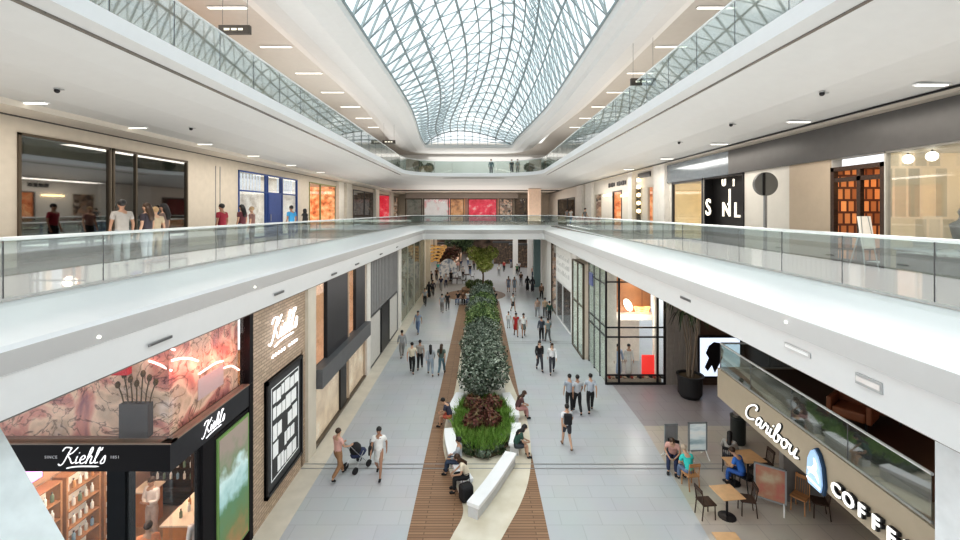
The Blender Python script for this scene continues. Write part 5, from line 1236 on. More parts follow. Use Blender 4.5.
# pale green tree
def tree(lab, loc, h, cr, m, n, ls, seed, name='leafy_tree', cz=.6):
    t = thing(name, lab, 'tree', loc); rnd = random.Random(seed)
    bl = [(rnd.uniform(-.6, .6) * cr, rnd.uniform(-.6, .6) * cr, h - cr * cz + rnd.uniform(-.5, .5) * cr, cr * .6, cr * .6, cr * .5) for _ in range(7)]
    foliage(n, bl, ls, seed).build('foliage', m, t, world=False)
    mb = MB(); mb.tube([(0, 0, 0), (.05, .03, h * .4), (0, .05, h * .75)], [.12, .09, .04], 7)
    for k in range(5): a = k * 1.3; mb.tube([(0, 0, h * .45), (cr * .5 * math.cos(a), cr * .5 * math.sin(a), h * .8)], [.05, .02], 5)
    mb.build('trunk', bark, t, world=False); return t
tree('pale yellow green tree rising from the far end of the planter', (.3, 46.5, .3), 4.6, 1.55, yel, 2600, .26, 5)
tree('dark green tree behind the pale green one in the far hall', (-3.2, 66, 0), 5.6, 2.4, dark, 2200, .4, 6)
tree('dark reddish brown tree left of centre in the far hall', (-4.6, 60, 0), 4.4, 1.7, redl, 1800, .35, 8)
# second planter : round seat with white benches
o = MB().prism([(-.2 + 1.9 * math.cos(a), 49 + 1.9 * math.sin(a)) for a in [2 * PI * i / 28 for i in range(28)]], .008, .4).build('planter_bed', pbr('bedbrown', (.3, .2, .13), .6)); recenter(o); tag(o, 'round brown planter bed beyond the long hedge', 'planter')
for k, (px0, px1, lab) in enumerate(((456, 473, 'white straight bench left of the round planter bed'), (487, 498, 'white straight bench right of the round planter bed'))):
    a, b = gz(px0, 300, .45), gz(px1, 300, .45); t = thing('white_bench', lab, 'bench', ((a.x + b.x) / 2, a.y, .008)); 
    MB().box(a.x, b.x, a.y, a.y + .5, .3, .45).build('seat', benchm, t, bevel=.02); MB().box(a.x + .1, b.x - .1, a.y + .05, a.y + .45, .008, .3).build('base', MATS['bench_base'], t)
for k, (x, y, lab) in enumerate(((-1.1, 49.3, 'left of the tree'), (.9, 49.2, 'right of the tree'), (-.2, 50, 'behind the tree'))): shrub('green_shrub', 'low green shrub in the round planter bed ' + lab, (x, y, .4), [(0, 0, .4, .6, .6, .5)], 500, .2, fresh, .5, 90 + k)
# potted palm
pp = gz(690, 397); t = thing('potted_palm', 'tall drooping palm in a black round pot beside the panelled wall', 'potted plant', (pp.x, pp.y, .006))
mb = MB(); mb.smooth = False; mb.lathe([(.42, 0), (.55, .2), (.58, 1.02), (.64, 1.04), (.64, 1.12), (.55, 1.12), (.53, 1.0)], n=28); pot_ = mb.build('pot', pbr('potblack', (.03, .03, .032), .5), t, world=False)
MB().prism([(.53 * math.cos(2 * PI * i / 20), .53 * math.sin(2 * PI * i / 20)) for i in range(20)], .9, 1.02).build('soil', MATS['soil'], pot_, world=False)
rnd = random.Random(4)
mb = MB(); tops = []
for k in range(5):
    a = k * 1.25; tp = Vector((.5 * math.cos(a), .5 * math.sin(a), 4.1 + .3 * (k % 3))); tops.append(tp); mb.tube([(.12 * math.cos(a), .12 * math.sin(a), 1), (.2 * math.cos(a) + .08, .2 * math.sin(a), 2.3), tp], [.05, .035, .025], 6)
mb.build('trunk', pbr('palmtrunk', (.22, .18, .14), .8), t, world=False)
mb = MB()
for tp in tops:
    for j in range(9):
        a = rnd.uniform(0, 2 * PI); L = rnd.uniform(.55, .85); pts = [tp + Vector((L * q * math.cos(a), L * q * math.sin(a), .35 * math.sin(q * 2.2) - .75 * q * q)) for q in (0, .3, .6, .85, 1.1)]
        sd = Vector((-math.sin(a), math.cos(a), 0))
        vs_ = []
        for q, pt in enumerate(pts): w_ = (.02, .06, .065, .04, .008)[q]; vs_ += [pt - sd * w_, pt + sd * w_]
        mb.add(vs_, [(2 * q, 2 * q + 1, 2 * q + 3, 2 * q + 2) for q in range(4)])
mb.build('fronds', leafmat('palm_leaf', (.01, .02, .01), (.025, .045, .02), (.05, .08, .035)), t, world=False)

for k, (px, py, lab) in enumerate(((457, 284, 'dark cafe table left of the round planter'), (466, 280, 'dark cafe table behind the round planter'), (448, 279, 'dark cafe table by the oval panel'))):
    v = gz(px, py); t = thing('cafe_table', lab, 'table', (v.x, v.y, 0))
    MB().box(-.5, .5, -.5, .5, .72, .76).build('tabletop', dwood, t, world=False); mb = MB(); mb.tube([(0, 0, 0), (0, 0, .72)], .05, 6); mb.build('pole', black, t, world=False)
    for q, (dx, rz_) in enumerate(((-.85, -PI / 2), (.85, PI / 2))): wood_chair('cafe_chair', 'dark chair on the ' + ('shop' if q == 0 else 'planter') + ' side of the ' + lab, (v.x + dx, v.y, 0), rz_, dwood)
# ============ PEOPLE ==========================================================
def skin(nodes, edges, radii, sub=1, root=0):
    me = bpy.data.meshes.new('s'); me.from_pydata([tuple(n) for n in nodes], edges, [])
    o = bpy.data.objects.new('s', me); COL.objects.link(o)
    m = o.modifiers.new('k', 'SKIN'); m.use_smooth_shade = True
    if not me.skin_vertices: raise RuntimeError('no skin layer')
    for i, r in enumerate(radii):
        v = me.skin_vertices[0].data[i]
        v.radius = (r, r) if not isinstance(r, tuple) else r
        v.use_root = (i == root)
    if sub: s_ = o.modifiers.new('b', 'SUBSURF'); s_.levels = sub; s_.render_levels = sub
    dg = bpy.context.evaluated_depsgraph_get(); dg.update()
    out = bpy.data.meshes.new_from_object(o.evaluated_get(dg)); bpy.data.objects.remove(o)
    out.polygons.foreach_set('use_smooth', [True] * len(out.polygons)); return out
def V(*a): return Vector(a)
def pose(p):
    """joint dictionary of a 1.72 m figure facing +Y"""
    J = dict(pel=V(0, 0, .95), wai=V(0, 0, 1.08), che=V(0, .0, 1.28), shc=V(0, 0, 1.40), nk=V(0, .005, 1.48), hl=V(0, .02, 1.555), hm=V(0, .025, 1.63), ht=V(0, .015, 1.70))
    for s_, n in ((-1, 'l'), (1, 'r')):
        J['sh' + n] = V(s_ * .175, 0, 1.39); J['el' + n] = V(s_ * .235, -.02, 1.12); J['wr' + n] = V(s_ * .24, .06, .88); J['ha' + n] = V(s_ * .24, .085, .80)
        J['hip' + n] = V(s_ * .09, 0, .90); J['kn' + n] = V(s_ * .10, .015, .50); J['an' + n] = V(s_ * .10, -.01, .09); J['to' + n] = V(s_ * .115, .14, .035)
    def leg(n, kn, an, to): J['kn' + n], J['an' + n], J['to' + n] = V(*kn), V(*an), V(*to)
    def arm(n, el, wr, ha): J['el' + n], J['wr' + n], J['ha' + n] = V(*el), V(*wr), V(*ha)
    if p in ('walk', 'walk2', 'push'):
        a, b = ('l', 'r') if p != 'walk2' else ('r', 'l'); sa = -1 if a == 'l' else 1
        leg(a, (sa * .10, .17, .53), (sa * .10, .27, .12), (sa * .11, .41, .08)); leg(b, (-sa * .10, .0, .48), (-sa * .10, -.30, .17), (-sa * .11, -.20, .05))
        arm(a, (sa * .235, -.14, 1.14), (sa * .23, -.16, .90), (sa * .23, -.15, .82)); arm(b, (-sa * .235, .07, 1.13), (-sa * .22, .24, .95), (-sa * .22, .28, .88))
    if p == 'push':
        for n, s_ in (('l', -1), ('r', 1)): arm(n, (s_ * .23, .08, 1.14), (s_ * .2, .33, 1.05), (s_ * .2, .41, 1.05))
    if p == 'phone':
        arm('r', (.23, .02, 1.13), (.10, .24, 1.2), (.07, .28, 1.26)); J['hm'] = V(0, .05, 1.62); J['ht'] = V(0, .05, 1.69)
    if p == 'cross':
        for n, s_ in (('l', -1), ('r', 1)): arm(n, (s_ * .23, .04, 1.13), (s_ * .02, .20, 1.12), (-s_ * .06, .21, 1.13))
    if p in ('sit', 'sitlean', 'sitphone'):
        dz = -.42
        for k in ('pel', 'wai', 'che', 'shc', 'nk', 'hl', 'hm', 'ht', 'shl', 'shr', 'ell', 'elr', 'wrl', 'wrr', 'hal', 'har', 'hipl', 'hipr'): J[k] = J[k] + V(0, 0, dz)
        for n, s_ in (('l', -1), ('r', 1)):
            leg(n, (s_ * .12, .42, .50), (s_ * .12, .44, .09), (s_ * .13, .58, .035)); arm(n, (s_ * .24, .06, .73), (s_ * .14, .26, .62), (s_ * .12, .33, .60))
        if p != 'sit':
            for k, f in (('wai', .04), ('che', .12), ('shc', .19), ('nk', .24), ('hl', .29), ('hm', .34), ('ht', .35), ('shl', .19), ('shr', .19)): J[k] = J[k] + V(0, f, -f * .28)
            for n, s_ in (('l', -1), ('r', 1)): arm(n, (s_ * .25, .22, .70), (s_ * .12, .42, .60), (s_ * .08, .48, .58))
        if p == 'sitphone':
            for n, s_ in (('l', -1), ('r', 1)): arm(n, (s_ * .22, .25, .72), (s_ * .07, .48, .78), (s_ * .05, .52, .83))
    return J
CACHE = {}
def body_mesh(p):
    if ('b', p) in CACHE: return CACHE[('b', p)]
    J = pose(p); names = []; nodes = []; rad = []; ed = []
    def add(k, pos, r, par=None):
        names.append(k); nodes.append(pos); rad.append(r)
        if par is not None: ed.append((names.index(par), len(nodes) - 1))
    add('pel', J['pel'], (.15, .10)); add('wai', J['wai'], (.125, .09), 'pel'); add('che', J['che'], (.15, .10), 'wai'); add('shc', J['shc'], (.12, .075), 'che')
    add('nk', J['nk'], .05, 'shc'); add('hl', J['hl'], (.058, .068), 'nk'); add('hm', J['hm'], (.074, .09), 'hl'); add('ht', J['ht'], (.055, .07), 'hm')
    add('nose', J['hm'] + V(0, .105, -.025), .012, 'hm')
    for s_, n in ((-1, 'l'), (1, 'r')):
        add('ear' + n, J['hm'] + V(s_ * .085, 0, -.02), .014, 'hm')
        add('sh' + n, J['sh' + n], .055, 'shc'); add('el' + n, J['el' + n], .038, 'sh' + n); add('wr' + n, J['wr' + n], .026, 'el' + n)
        h = J['ha' + n]; d = (h - J['wr' + n]).normalized(); side = d.cross(V(s_, 0, 0))
        if side.length < .2: side = V(0, 0, 1)
        side.normalize(); add('ha' + n, h - d * .01, (.032, .02), 'wr' + n)
        crv = side.cross(d) * (-.3)
        for q, L in enumerate((.062, .075, .07, .055)):
            o_ = side * ((q - 1.5) * .019); f1 = h + o_ + d * .035; add('f%d%s' % (q, n), f1, .0095, 'ha' + n); add('g%d%s' % (q, n), f1 + d * L * .8 + V(-s_ * .012, 0, 0), .008, 'f%d%s' % (q, n))
        add('t0' + n, J['wr' + n] + d * .045 + side * -.038, .011, 'ha' + n); add('t1' + n, J['wr' + n] + d * .09 + side * -.055, .009, 't0' + n)
        add('hip' + n, J['hip' + n], .095, 'pel'); add('kn' + n, J['kn' + n], .055, 'hip' + n)
        add('calf' + n, J['kn' + n].lerp(J['an' + n], .3) + V(0, -.012, 0), .056, 'kn' + n); add('an' + n, J['an' + n], .036, 'calf' + n); add('to' + n, J['to' + n], .034, 'an' + n)
    CACHE[('b', p)] = skin(nodes, ed, rad, 1); return CACHE[('b', p)]
def cloth_mesh(kind, p):
    if (kind, p) in CACHE: return CACHE[(kind, p)]
    J = pose(p); N_ = []; R_ = []; E_ = []
    def add(pos, r, par=None):
        N_.append(pos); R_.append(r)
        if par is not None: E_.append((par, len(N_) - 1))
        return len(N_) - 1
    sit = p.startswith('sit')
    if kind in ('tee', 'longsleeve'):
        a = add(J['pel'] + (V(0, 0, -.10) if not sit else V(0, 0, -.02)), (.178, .130)); b = add(J['wai'], (.155, .115), a); c = add(J['che'], (.172, .122), b); d = add(J['shc'] + V(0, 0, .005), (.13, .088), c); add(J['nk'] - V(0, 0, .035), .062, d)
        for n in 'lr':
            s1 = add(J['sh' + n], .071, d); e = J['el' + n]
            if kind == 'tee': add(J['sh' + n].lerp(e, .65), .062, s1)
            else: s2 = add(e, .056, s1); add(J['wr' + n], .044, s2)
    elif kind == 'trousers':
        a0 = add(J['wai'] - V(0, 0, .02), (.145, .105)); a = add(J['pel'], (.165, .118), a0); 
        for n in 'lr': h = add(J['hip' + n] - V(0, 0, .02) * (not sit), .108, a); k = add(J['kn' + n], .078, h); add(J['an' + n] + V(0, 0, .02), .062, k)
    elif kind == 'shorts':
        a0 = add(J['wai'] - V(0, 0, .02), (.145, .105)); a = add(J['pel'], (.165, .118), a0)
        for n in 'lr': h = add(J['hip' + n], .11, a); add(J['hip' + n].lerp(J['kn' + n], .8), .086, h)
    elif kind in ('skirt', 'dress', 'robe'):
        zb_ = {'skirt': .52, 'dress': .45, 'robe': .06}[kind]
        if sit:
            a = add(J['pel'], (.175, .125)); k = J['knl'].lerp(J['knr'], .5); b = add(k, (.17, .10), a); add(k + V(0, .03, -.42 if kind == 'robe' else -.12), (.17, .1), b)
        else:
            a = add(V(0, 0, zb_), (.24, .19)); b = add(V(0, 0, .70), (.195, .15), a); c = add(J['pel'], (.17, .125), b); add(J['wai'], (.13, .10), c)
        if kind != 'skirt':
            base = len(N_) - 1 if not sit else 0
            w_ = add(J['wai'], (.145, .11), base) if sit else base; c = add(J['che'], (.168, .12), w_); d = add(J['shc'], (.13, .086), c); add(J['nk'] - V(0, 0, .035), .06, d)
            for n in 'lr':
                s1 = add(J['sh' + n], .068, d)
                if kind == 'robe': s2 = add(J['el' + n], .07, s1); add(J['wr' + n], .06, s2)
                else: add(J['sh' + n].lerp(J['el' + n], .4), .058, s1)
    elif kind == 'shoe':
        for q, n in enumerate('lr'):
            a = add(J['an' + n] + V(0, -.03, -.035), .05); add(J['an' + n].lerp(J['to' + n], .5) + V(0, 0, -.0), .048, a); add(J['to' + n] + V(0, .02, 0), .04, a + 1)
            me = skin(N_, E_, R_, 1); N_.clear(); E_.clear(); R_.clear(); CACHE[('shoe' + n, p)] = me
        return
    CACHE[(kind, p)] = skin(N_, E_, R_, 1); return CACHE[(kind, p)]
def hair_mesh(style, p):
    if (style, p) in CACHE: return CACHE[(style, p)]
    J = pose(p); h = J['hm']; t_ = J['ht'] - J['hm']; mb = MB(); mb.smooth = True
    mb.ball(h + V(0, -.018, .028), .104, 12, (.90, 1.0, .92))
    if style == 'hair_long':
        b = J['shc']; mb.tube([h + V(0, -.05, .02), h + V(0, -.085, -.09), V(0, b.y - .11, b.z - .02), V(0, b.y - .115, b.z - .16)], [.085, .09, .085, .05], 10)
    if style == 'headscarf':
        mb.lathe([(.085, -.13), (.15, -.2), (.19, -.27), (.19, -.29)], tuple(h + V(0, -.01, 0)), 14); mb.ball(h + V(0, -.02, -.05), .108, 12, (1, 1, 1.25))
    if style == 'cap': mb.box(h.x - .06, h.x + .06, h.y + .06, h.y + .17, h.z + .05, h.z + .065)
    me = bpy.data.meshes.new(style); me.from_pydata(mb.v, [], mb.f); me.polygons.foreach_set('use_smooth', [True] * len(mb.f))
    CACHE[(style, p)] = me; return me
def eyes_mesh(p):
    if ('e', p) in CACHE: return CACHE[('e', p)]
    h = pose(p)['hm']; mb = MB(); mb.smooth = True
    for s_ in (-1, 1): mb.ball(h + V(s_ * .03, .083, .0), .011, 6)
    me = bpy.data.meshes.new('eyes'); me.from_pydata(mb.v, [], mb.f); CACHE[('e', p)] = me; return me
def mouth_mesh(p):
    if ('m', p) in CACHE: return CACHE[('m', p)]
    h = pose(p)['hm']; mb = MB(); mb.cbox(h + V(0, .083, -.062), (.045, .012, .012)); me = bpy.data.meshes.new('mouth'); me.from_pydata(mb.v, [], mb.f); CACHE[('m', p)] = me; return me
def child(name, me, m, parent):
    o = bpy.data.objects.new(name, me); COL.objects.link(o); o.parent = parent
    if not len(me.materials): me.materials.append(None)
    o.material_slots[0].link = 'OBJECT'; o.material_slots[0].material = m; return o
CL = {}
def cloth(c):
    if c not in CL: CL[c] = pbr('cloth_%d' % len(CL), c, .8, var=.08, scale=8)
    return CL[c]
SK = [pbr('skin_a', (.52, .32, .22), .5, var=.03), pbr('skin_b', (.36, .20, .13), .5, var=.03), pbr('skin_c', (.62, .42, .31), .5, var=.03)]
HR = {'black': pbr('hair_black', (.012, .010, .010), .5), 'brown': pbr('hair_brown', (.05, .025, .012), .5), 'grey': pbr('hair_grey', (.3, .29, .28), .6)}
lipm = pbr('lips', (.35, .12, .1), .5)
BLK, WHT, GRY, NAV, DNM, TAN, REDc, CRM = (.018, .018, .02), (.80, .80, .78), (.30, .31, .32), (.03, .04, .09), (.13, .18, .28), (.42, .32, .22), (.42, .03, .03), (.66, .60, .48)
LBL, PNK, DGN, GRN, BLU, TEA, LGY, BRN = (.42, .52, .66), (.65, .38, .33), (.03, .08, .06), (.1, .22, .12), (.05, .18, .55), (.05, .55, .50), (.52, .54, .56), (.14, .08, .05)
NP = [0]
def person(x, y, z, face, lab, top, topc, bot, botc, hair='hair_short', hc='black', ps='walk', h=1.0, sk=0, shoec=BLK, group=None):
    """face: heading in degrees, 0 = away from the camera (+Y), 90 = left"""
    o = bpy.data.objects.new('person', body_mesh(ps)); COL.objects.link(o)
    me = o.data
    if not len(me.materials): me.materials.append(None)
    o.material_slots[0].link = 'OBJECT'; o.material_slots[0].material = SK[sk % 3]
    o.location = (x, y, z); o.rotation_euler = (0, 0, math.radians(face)); o.scale = (h, h, h)
    tag(o, lab, 'person', group)
    nm = {'tee': 'shirt', 'longsleeve': 'long_sleeved_top'}
    if top: child(nm.get(top, top), cloth_mesh(top, ps), cloth(topc), o)
    if bot: child(bot, cloth_mesh(bot, ps), cloth(botc), o)
    hs = {'hair_short': 'hair', 'hair_long': 'hair', 'headscarf': 'headscarf', 'cap': 'cap'}[hair]
    child(hs, hair_mesh(hair, ps), HR[hc] if isinstance(hc, str) else cloth(hc), o)
    cloth_mesh('shoe', ps) if ('shoel', ps) not in CACHE else None
    for n in 'lr': child('shoe', CACHE[('shoe' + n, ps)], cloth(shoec), o)
    child('eyes', eyes_mesh(ps), black, o); child('mouth', mouth_mesh(ps), lipm, o)
    return o
def onfloor(px, py, z=0.0): v = gz(px, py, z); return v.x, v.y
G0 = .007
def P_(px, py, face, lab, *a, z=G0, **k):
    x, y = onfloor(px, py, z); return person(x, y, z, face, lab, *a, **k)
# ---- left aisle
w1 = P_(338, 479, -35, 'woman in a pink top and brown trousers pushing a pram', 'tee', PNK, 'trousers', (.30, .17, .09), 'hair_short', 'brown', 'push', sk=0)
w2 = P_(379, 477, 180, 'woman in a white top and pale skirt carrying a black shoulder bag', 'tee', WHT, 'skirt', (.62, .62, .60), 'hair_short', 'black', 'walk', sk=1)
P_(402, 358, 20, 'person in a loose grey outfit near the left shopfronts', 'longsleeve', GRY, 'trousers', (.25, .24, .23), ps='walk2', sk=1)
P_(412, 374, 0, 'man in a cream shirt and black trousers walking at the left of four', 'tee', CRM, 'trousers', BLK, ps='walk', h=1.03)
P_(420, 370, 5, 'person in a grey top and dark trousers second in the left walking four', 'tee', (.35, .33, .30), 'trousers', BLK, ps='walk2', sk=1)
P_(430.5, 376, 10, 'long haired woman in a pale blue top third in the left walking four', 'longsleeve', (.40, .44, .48), 'trousers', (.30, .36, .42), 'hair_long', 'black', 'walk', sk=2)
P_(441.5, 375, -10, 'long haired woman in a dark green top at the right of the left four', 'tee', (.12, .16, .14), 'trousers', (.12, .20, .24), 'hair_long', 'brown', 'walk2', sk=0)
P_(418, 334, 170, 'person in a blue grey top and jeans alone in the left aisle', 'tee', (.25, .30, .38), 'trousers', DNM, ps='walk', sk=1)
P_(442, 313, 0, 'person in grey clothes left of a darker one near the round planter', 'tee', GRY, 'trousers', (.2, .18, .17), ps='walk', sk=0)
P_(447.5, 311, 0, 'person in dark clothes beside the grey one near the round planter', 'tee', BLK, 'trousers', (.1, .1, .1), ps='walk2', sk=1)
P_(429, 298, 180, 'person in black near the far left shop glass', 'robe', BLK, None, None, 'headscarf', BLK, 'stand')
P_(433, 296, 180, 'person in a dark jacket just right of the black robed one', 'longsleeve', (.1, .09, .1), 'trousers', BLK, ps='walk')
P_(441, 291, 180, 'person in a navy top far down the left aisle', 'tee', NAV, 'trousers', GRY, ps='walk')
P_(446, 288, 180, 'person in a pale top far down the left aisle', 'tee', LGY, 'trousers', NAV, ps='walk2')
P_(431, 285, 0, 'person in a black top far left beyond the black robed one', 'tee', BLK, 'trousers', BLK, ps='walk2')
P_(436.5, 281, 0, 'person in brown clothes far down the left aisle', 'tee', BRN, 'trousers', BLK, ps='walk')
# ---- right aisle
P_(567, 449, 5, 'person in a white top and dark shorts with a black backpack', 'tee', (.62, .63, .65), 'shorts', (.05, .05, .06), 'hair_short', 'black', 'walk', sk=0, shoec=BRN)
P_(569.5, 413, 0, 'man in a grey blue shirt at the left of three in dark trousers', 'tee', (.36, .40, .46), 'trousers', BLK, ps='stand', h=1.02)
P_(577.5, 414, 0, 'man in a pale grey shirt in the middle of three in dark trousers', 'tee', (.45, .47, .50), 'trousers', BLK, ps='walk', h=1.02, sk=1)
P_(590.5, 413, -5, 'man in a light blue shirt at the right of three in dark trousers', 'tee', (.46, .50, .56), 'trousers', BLK, ps='walk2', h=1.03)
P_(539.5, 371, 185, 'person in a black jacket and dark trousers left of a white topped woman', 'longsleeve', BLK, 'trousers', (.05, .05, .06), 'hair_long', 'black', 'walk', sk=2)
P_(552, 374, 175, 'woman in a white top and dark trousers beside the black jacket', 'longsleeve', (.75, .75, .76), 'trousers', (.05, .05, .06), 'hair_long', 'brown', 'walk2', sk=2)
P_(541.5, 341, 0, 'person in a dark jacket holding a hand to the face on the right aisle', 'longsleeve', (.06, .07, .09), 'trousers', BLK, ps='phone', sk=1)
P_(548, 343, 10, 'person in a grey green top with dark trousers on the right aisle', 'tee', (.20, .24, .24), 'trousers', (.10, .10, .10), ps='walk')
P_(516, 336.5, 180, 'person in a dark red dress on the right aisle', 'dress', REDc, None, None, 'hair_short', 'black', 'walk', sk=1)
P_(523.5, 337, 180, 'person in a white top and grey skirt beside the red dress', 'tee', WHT, 'skirt', (.16, .18, .17), 'hair_short', 'black', 'walk2', sk=1)
P_(508.5, 328, 180, 'child in a white outfit left of the red dress', 'tee', WHT, 'trousers', LGY, ps='stand', h=.75)
P_(513, 312, 200, 'person in a white top and black skirt walking from the far hall', 'tee', (.6, .62, .6), 'skirt', (.04, .05, .05), ps='walk', sk=1)
P_(537.5, 318, 0, 'slim person in grey trousers by the right shopfronts', 'tee', (.35, .25, .2), 'trousers', GRY, ps='walk')
P_(545, 318, 0, 'person in a beige top by the right shopfronts', 'tee', TAN, 'trousers', (.1, .1, .1), ps='stand')
P_(549.5, 322, 0, 'person in a dark green top by the dark doorway', 'longsleeve', DGN, 'trousers', BLK, ps='walk2')
P_(508.5, 292, 180, 'person in a grey blue dress, left of the far pair', 'dress', (.25, .28, .36), None, None, 'hair_short', 'black', 'stand', h=1.03)
P_(514.5, 292, 180, 'person in a blue grey dress, right of the far pair', 'dress', (.30, .36, .42), None, None, 'hair_long', 'black', 'stand')
P_(521, 286, 180, 'person in a brown top beyond the far pair', 'tee', BRN, 'trousers', GRY, ps='walk')
P_(527.5, 291, 0, 'person in a black robe, left of the two at the teal column', 'robe', BLK, None, None, 'headscarf', BLK, 'stand')
P_(532.5, 292, 0, 'person in a black robe, right of the two at the teal column', 'robe', (.03, .03, .035), None, None, 'headscarf', BLK, 'stand')
P_(541.5, 300, 180, 'person in a brown jacket at the end of the right shopfronts', 'longsleeve', BRN, 'trousers', BLK, ps='walk')
P_(499, 276, 180, 'person in white far beyond the tree', 'tee', WHT, 'trousers', GRY, ps='walk')
P_(504, 272, 180, 'person in red far beyond the tree', 'tee', REDc, 'trousers', BLK, ps='walk2')
P_(470, 276, 0, 'person in a dark top far left of the tree', 'tee', BLK, 'trousers', DNM, ps='walk')
P_(463, 279, 0, 'person in a white shirt far left of the tree', 'tee', WHT, 'trousers', BLK, ps='walk2')
P_(452, 274, 0, 'person in a grey robe behind the oval panel', 'robe', GRY, None, None, 'headscarf', GRY, 'stand')
P_(458, 272, 0, 'person in a pink top deep in the far hall', 'tee', PNK, 'trousers', GRY, ps='walk')
for k, (px, py, f, c, c2, lab) in enumerate(((425, 306, 180, GRY, BLK, 'person in grey close to the far left glass'), (451, 284, 0, BLK, BLK, 'person in black beside the oval panel'), (461, 270, 180, NAV, GRY, 'person in navy under the dark tree in the far hall'), (468, 266, 0, WHT, DNM, 'person in a white top and jeans deep in the far hall'), (474, 270, 180, BRN, BLK, 'person in brown just left of the pale green tree'), (444, 272, 0, CRM, BLK, 'person in cream near the gold ornament'), (438, 274, 180, TEA, GRY, 'person in teal near the gold ornament'), (511, 268, 0, NAV, GRY, 'person in navy far beyond the tree'), (517, 276, 180, GRN, BLK, 'person in green far beyond the tree'), (519, 273, 0, LGY, BLK, 'person in pale grey between the white columns'), (533, 279, 180, PNK, NAV, 'person in pink beyond the teal column'))):
    P_(px, py, f, lab, 'tee', c, 'trousers', c2, ps=('walk', 'walk2')[k % 2], sk=k)
# seated around the round planter
for k, (px, py, f, c, lab) in enumerate(((458, 298, 170, BLK, 'person in black seated first from the left at the round planter'), (463, 298, 185, BRN, 'person in brown seated second from the left at the round planter'), (468, 298, 180, WHT, 'person in white seated third from the left at the round planter'), (472, 299, 175, (.2, .06, .05), 'person in dark red seated at the round planter'), (489, 299, 180, GRN, 'person in green seated right of the hedge end'), (495, 299, 190, BLK, 'person in black seated right of the hedge end'))):
    a = gz(px, 300, .45); person(a.x, a.y + .25, 0.02, f, lab, 'tee', c, 'trousers', BLK if k % 2 else DNM, ps='sit')
# ---- seated on the white benches
def seat(px, py, face, lab, *a, **k):
    v = gz(px, py, .45); return person(v.x, v.y, .0, face, lab, *a, **k)
seat(450.5, 417, 75, 'person in a dark top and red shorts seated at the far left bench', 'tee', (.05, .05, .08), 'shorts', (.5, .12, .08), ps='sitlean', sk=0)
seat(459, 462, 80, 'man in a grey shirt and dark jeans sitting on the left bench', 'longsleeve', (.36, .39, .42), 'trousers', (.04, .06, .10), ps='sit', sk=0)
seat(467.5, 477, 95, 'woman in a cream top leaning over a black bag on the left bench', 'tee', (.72, .64, .50), 'trousers', BLK, 'hair_long', 'brown', 'sitlean', sk=0)
seat(515.5, 446, -80, 'woman in dark green seated on the right bench with bare legs', 'tee', DGN, 'shorts', (.05, .06, .07), 'hair_long', 'black', 'sitlean', sk=0)
seat(517, 409, -75, 'person in a dark patterned top and pink trousers on the far right bench', 'tee', (.10, .05, .05), 'trousers', (.48, .26, .24), 'hair_long', 'brown', 'sitlean', sk=0)
# ---- cafe people
def chairp(key, face, lab, *a, **k):
    c = cc[key]; return person(c.x, c.y, c.z + .0, face, lab, *a, **k)
chairp('teal', 8, 'person in a teal shirt seated on the light wooden chair', 'tee', TEA, 'trousers', DNM, 'hair_short', (.45, .36, .28), 'sitlean')
chairp('red', 152, 'person in a pink top seated on the black chair facing the teal shirt', 'tee', PNK, 'trousers', NAV, 'hair_short', 'brown', 'sitlean')
chairp('blue', 34, 'person in a blue shirt and blue jeans seated at the cafe', 'tee', BLU, 'trousers', (.04, .12, .38), 'hair_short', 'brown', 'sitlean')
chairp('dk', -34, 'dark haired woman in a grey top seated at the small cafe table', 'longsleeve', (.38, .36, .34), 'trousers', (.08, .08, .1), 'hair_long', 'black', 'sitlean')
# ---- boutique mannequins
def mannequin(px, py, lab, topk, c1_, bot, c2_):
    x, y = bx(px), BY + .5; o = person(x, y, .26, 180, lab, topk, c1_, bot, c2_, ps='stand', h=1.0); o['category'] = 'mannequin'; o.name = 'mannequin'; return o
mannequin(621, 380, 'mannequin in a pale blue robe in the boutique window', 'robe', (.42, .50, .66), None, None)
mannequin(632, 380, 'mannequin in a white outfit in the boutique window', 'robe', (.82, .80, .76), None, None)
# ---- beauty shop
person(-9.2, 12.06, .013, 170, 'woman in a white coat standing between the shop counters', 'longsleeve', (.86, .8, .76), 'trousers', (.6, .5, .45), 'hair_short', 'brown', 'cross')
person(-7.95, 10.3, .013, 20, 'customer in an orange top and black skirt in the beauty shop', 'tee', (.75, .30, .15), 'skirt', BLK, 'hair_short', 'brown', 'stand')
person(-7.05, 10.75, .013, 60, 'customer in a white top near the side window of the beauty shop', 'longsleeve', (.8, .74, .72), 'trousers', LGY, 'hair_short', (.75, .6, .45), 'stand')
# ---- second level left
def up2(px, X, face, lab, *a, **k):
    return person(X, YX(px, X), L2 + .001, face, lab, *a, **k)
up2(122, -9.3, 60, 'man in a grey shirt standing at the left second level window', 'tee', (.36, .33, .30), 'trousers', GRY, ps='stand', h=1.02, sk=1)
up2(147, -9.2, 95, 'woman with brown hair and a black top at the second level window', 'tee', (.05, .04, .05), 'trousers', (.5, .5, .55), 'hair_long', 'brown', 'stand', h=.98)
up2(155.5, -9.4, 60, 'blonde child beside the brown haired woman on the second level', 'tee', (.5, .40, .28), 'trousers', TAN, 'hair_short', (.45, .30, .16), 'stand', h=.92)
up2(164, -9.5, 100, 'woman in a light patterned top on the second level', 'tee', (.20, .14, .12), 'trousers', GRY, 'hair_long', 'black', 'stand', h=.98)
up2(222, -9.2, 80, 'man in a dark red shirt by the beige wall on the second level', 'tee', (.32, .03, .05), 'trousers', BLK, ps='stand', h=1.0, sk=1)
up2(242, -9.6, 80, 'woman in a dark maroon top before the blue framed shop', 'tee', (.14, .04, .05), 'trousers', GRY, 'hair_long', 'black', 'stand')
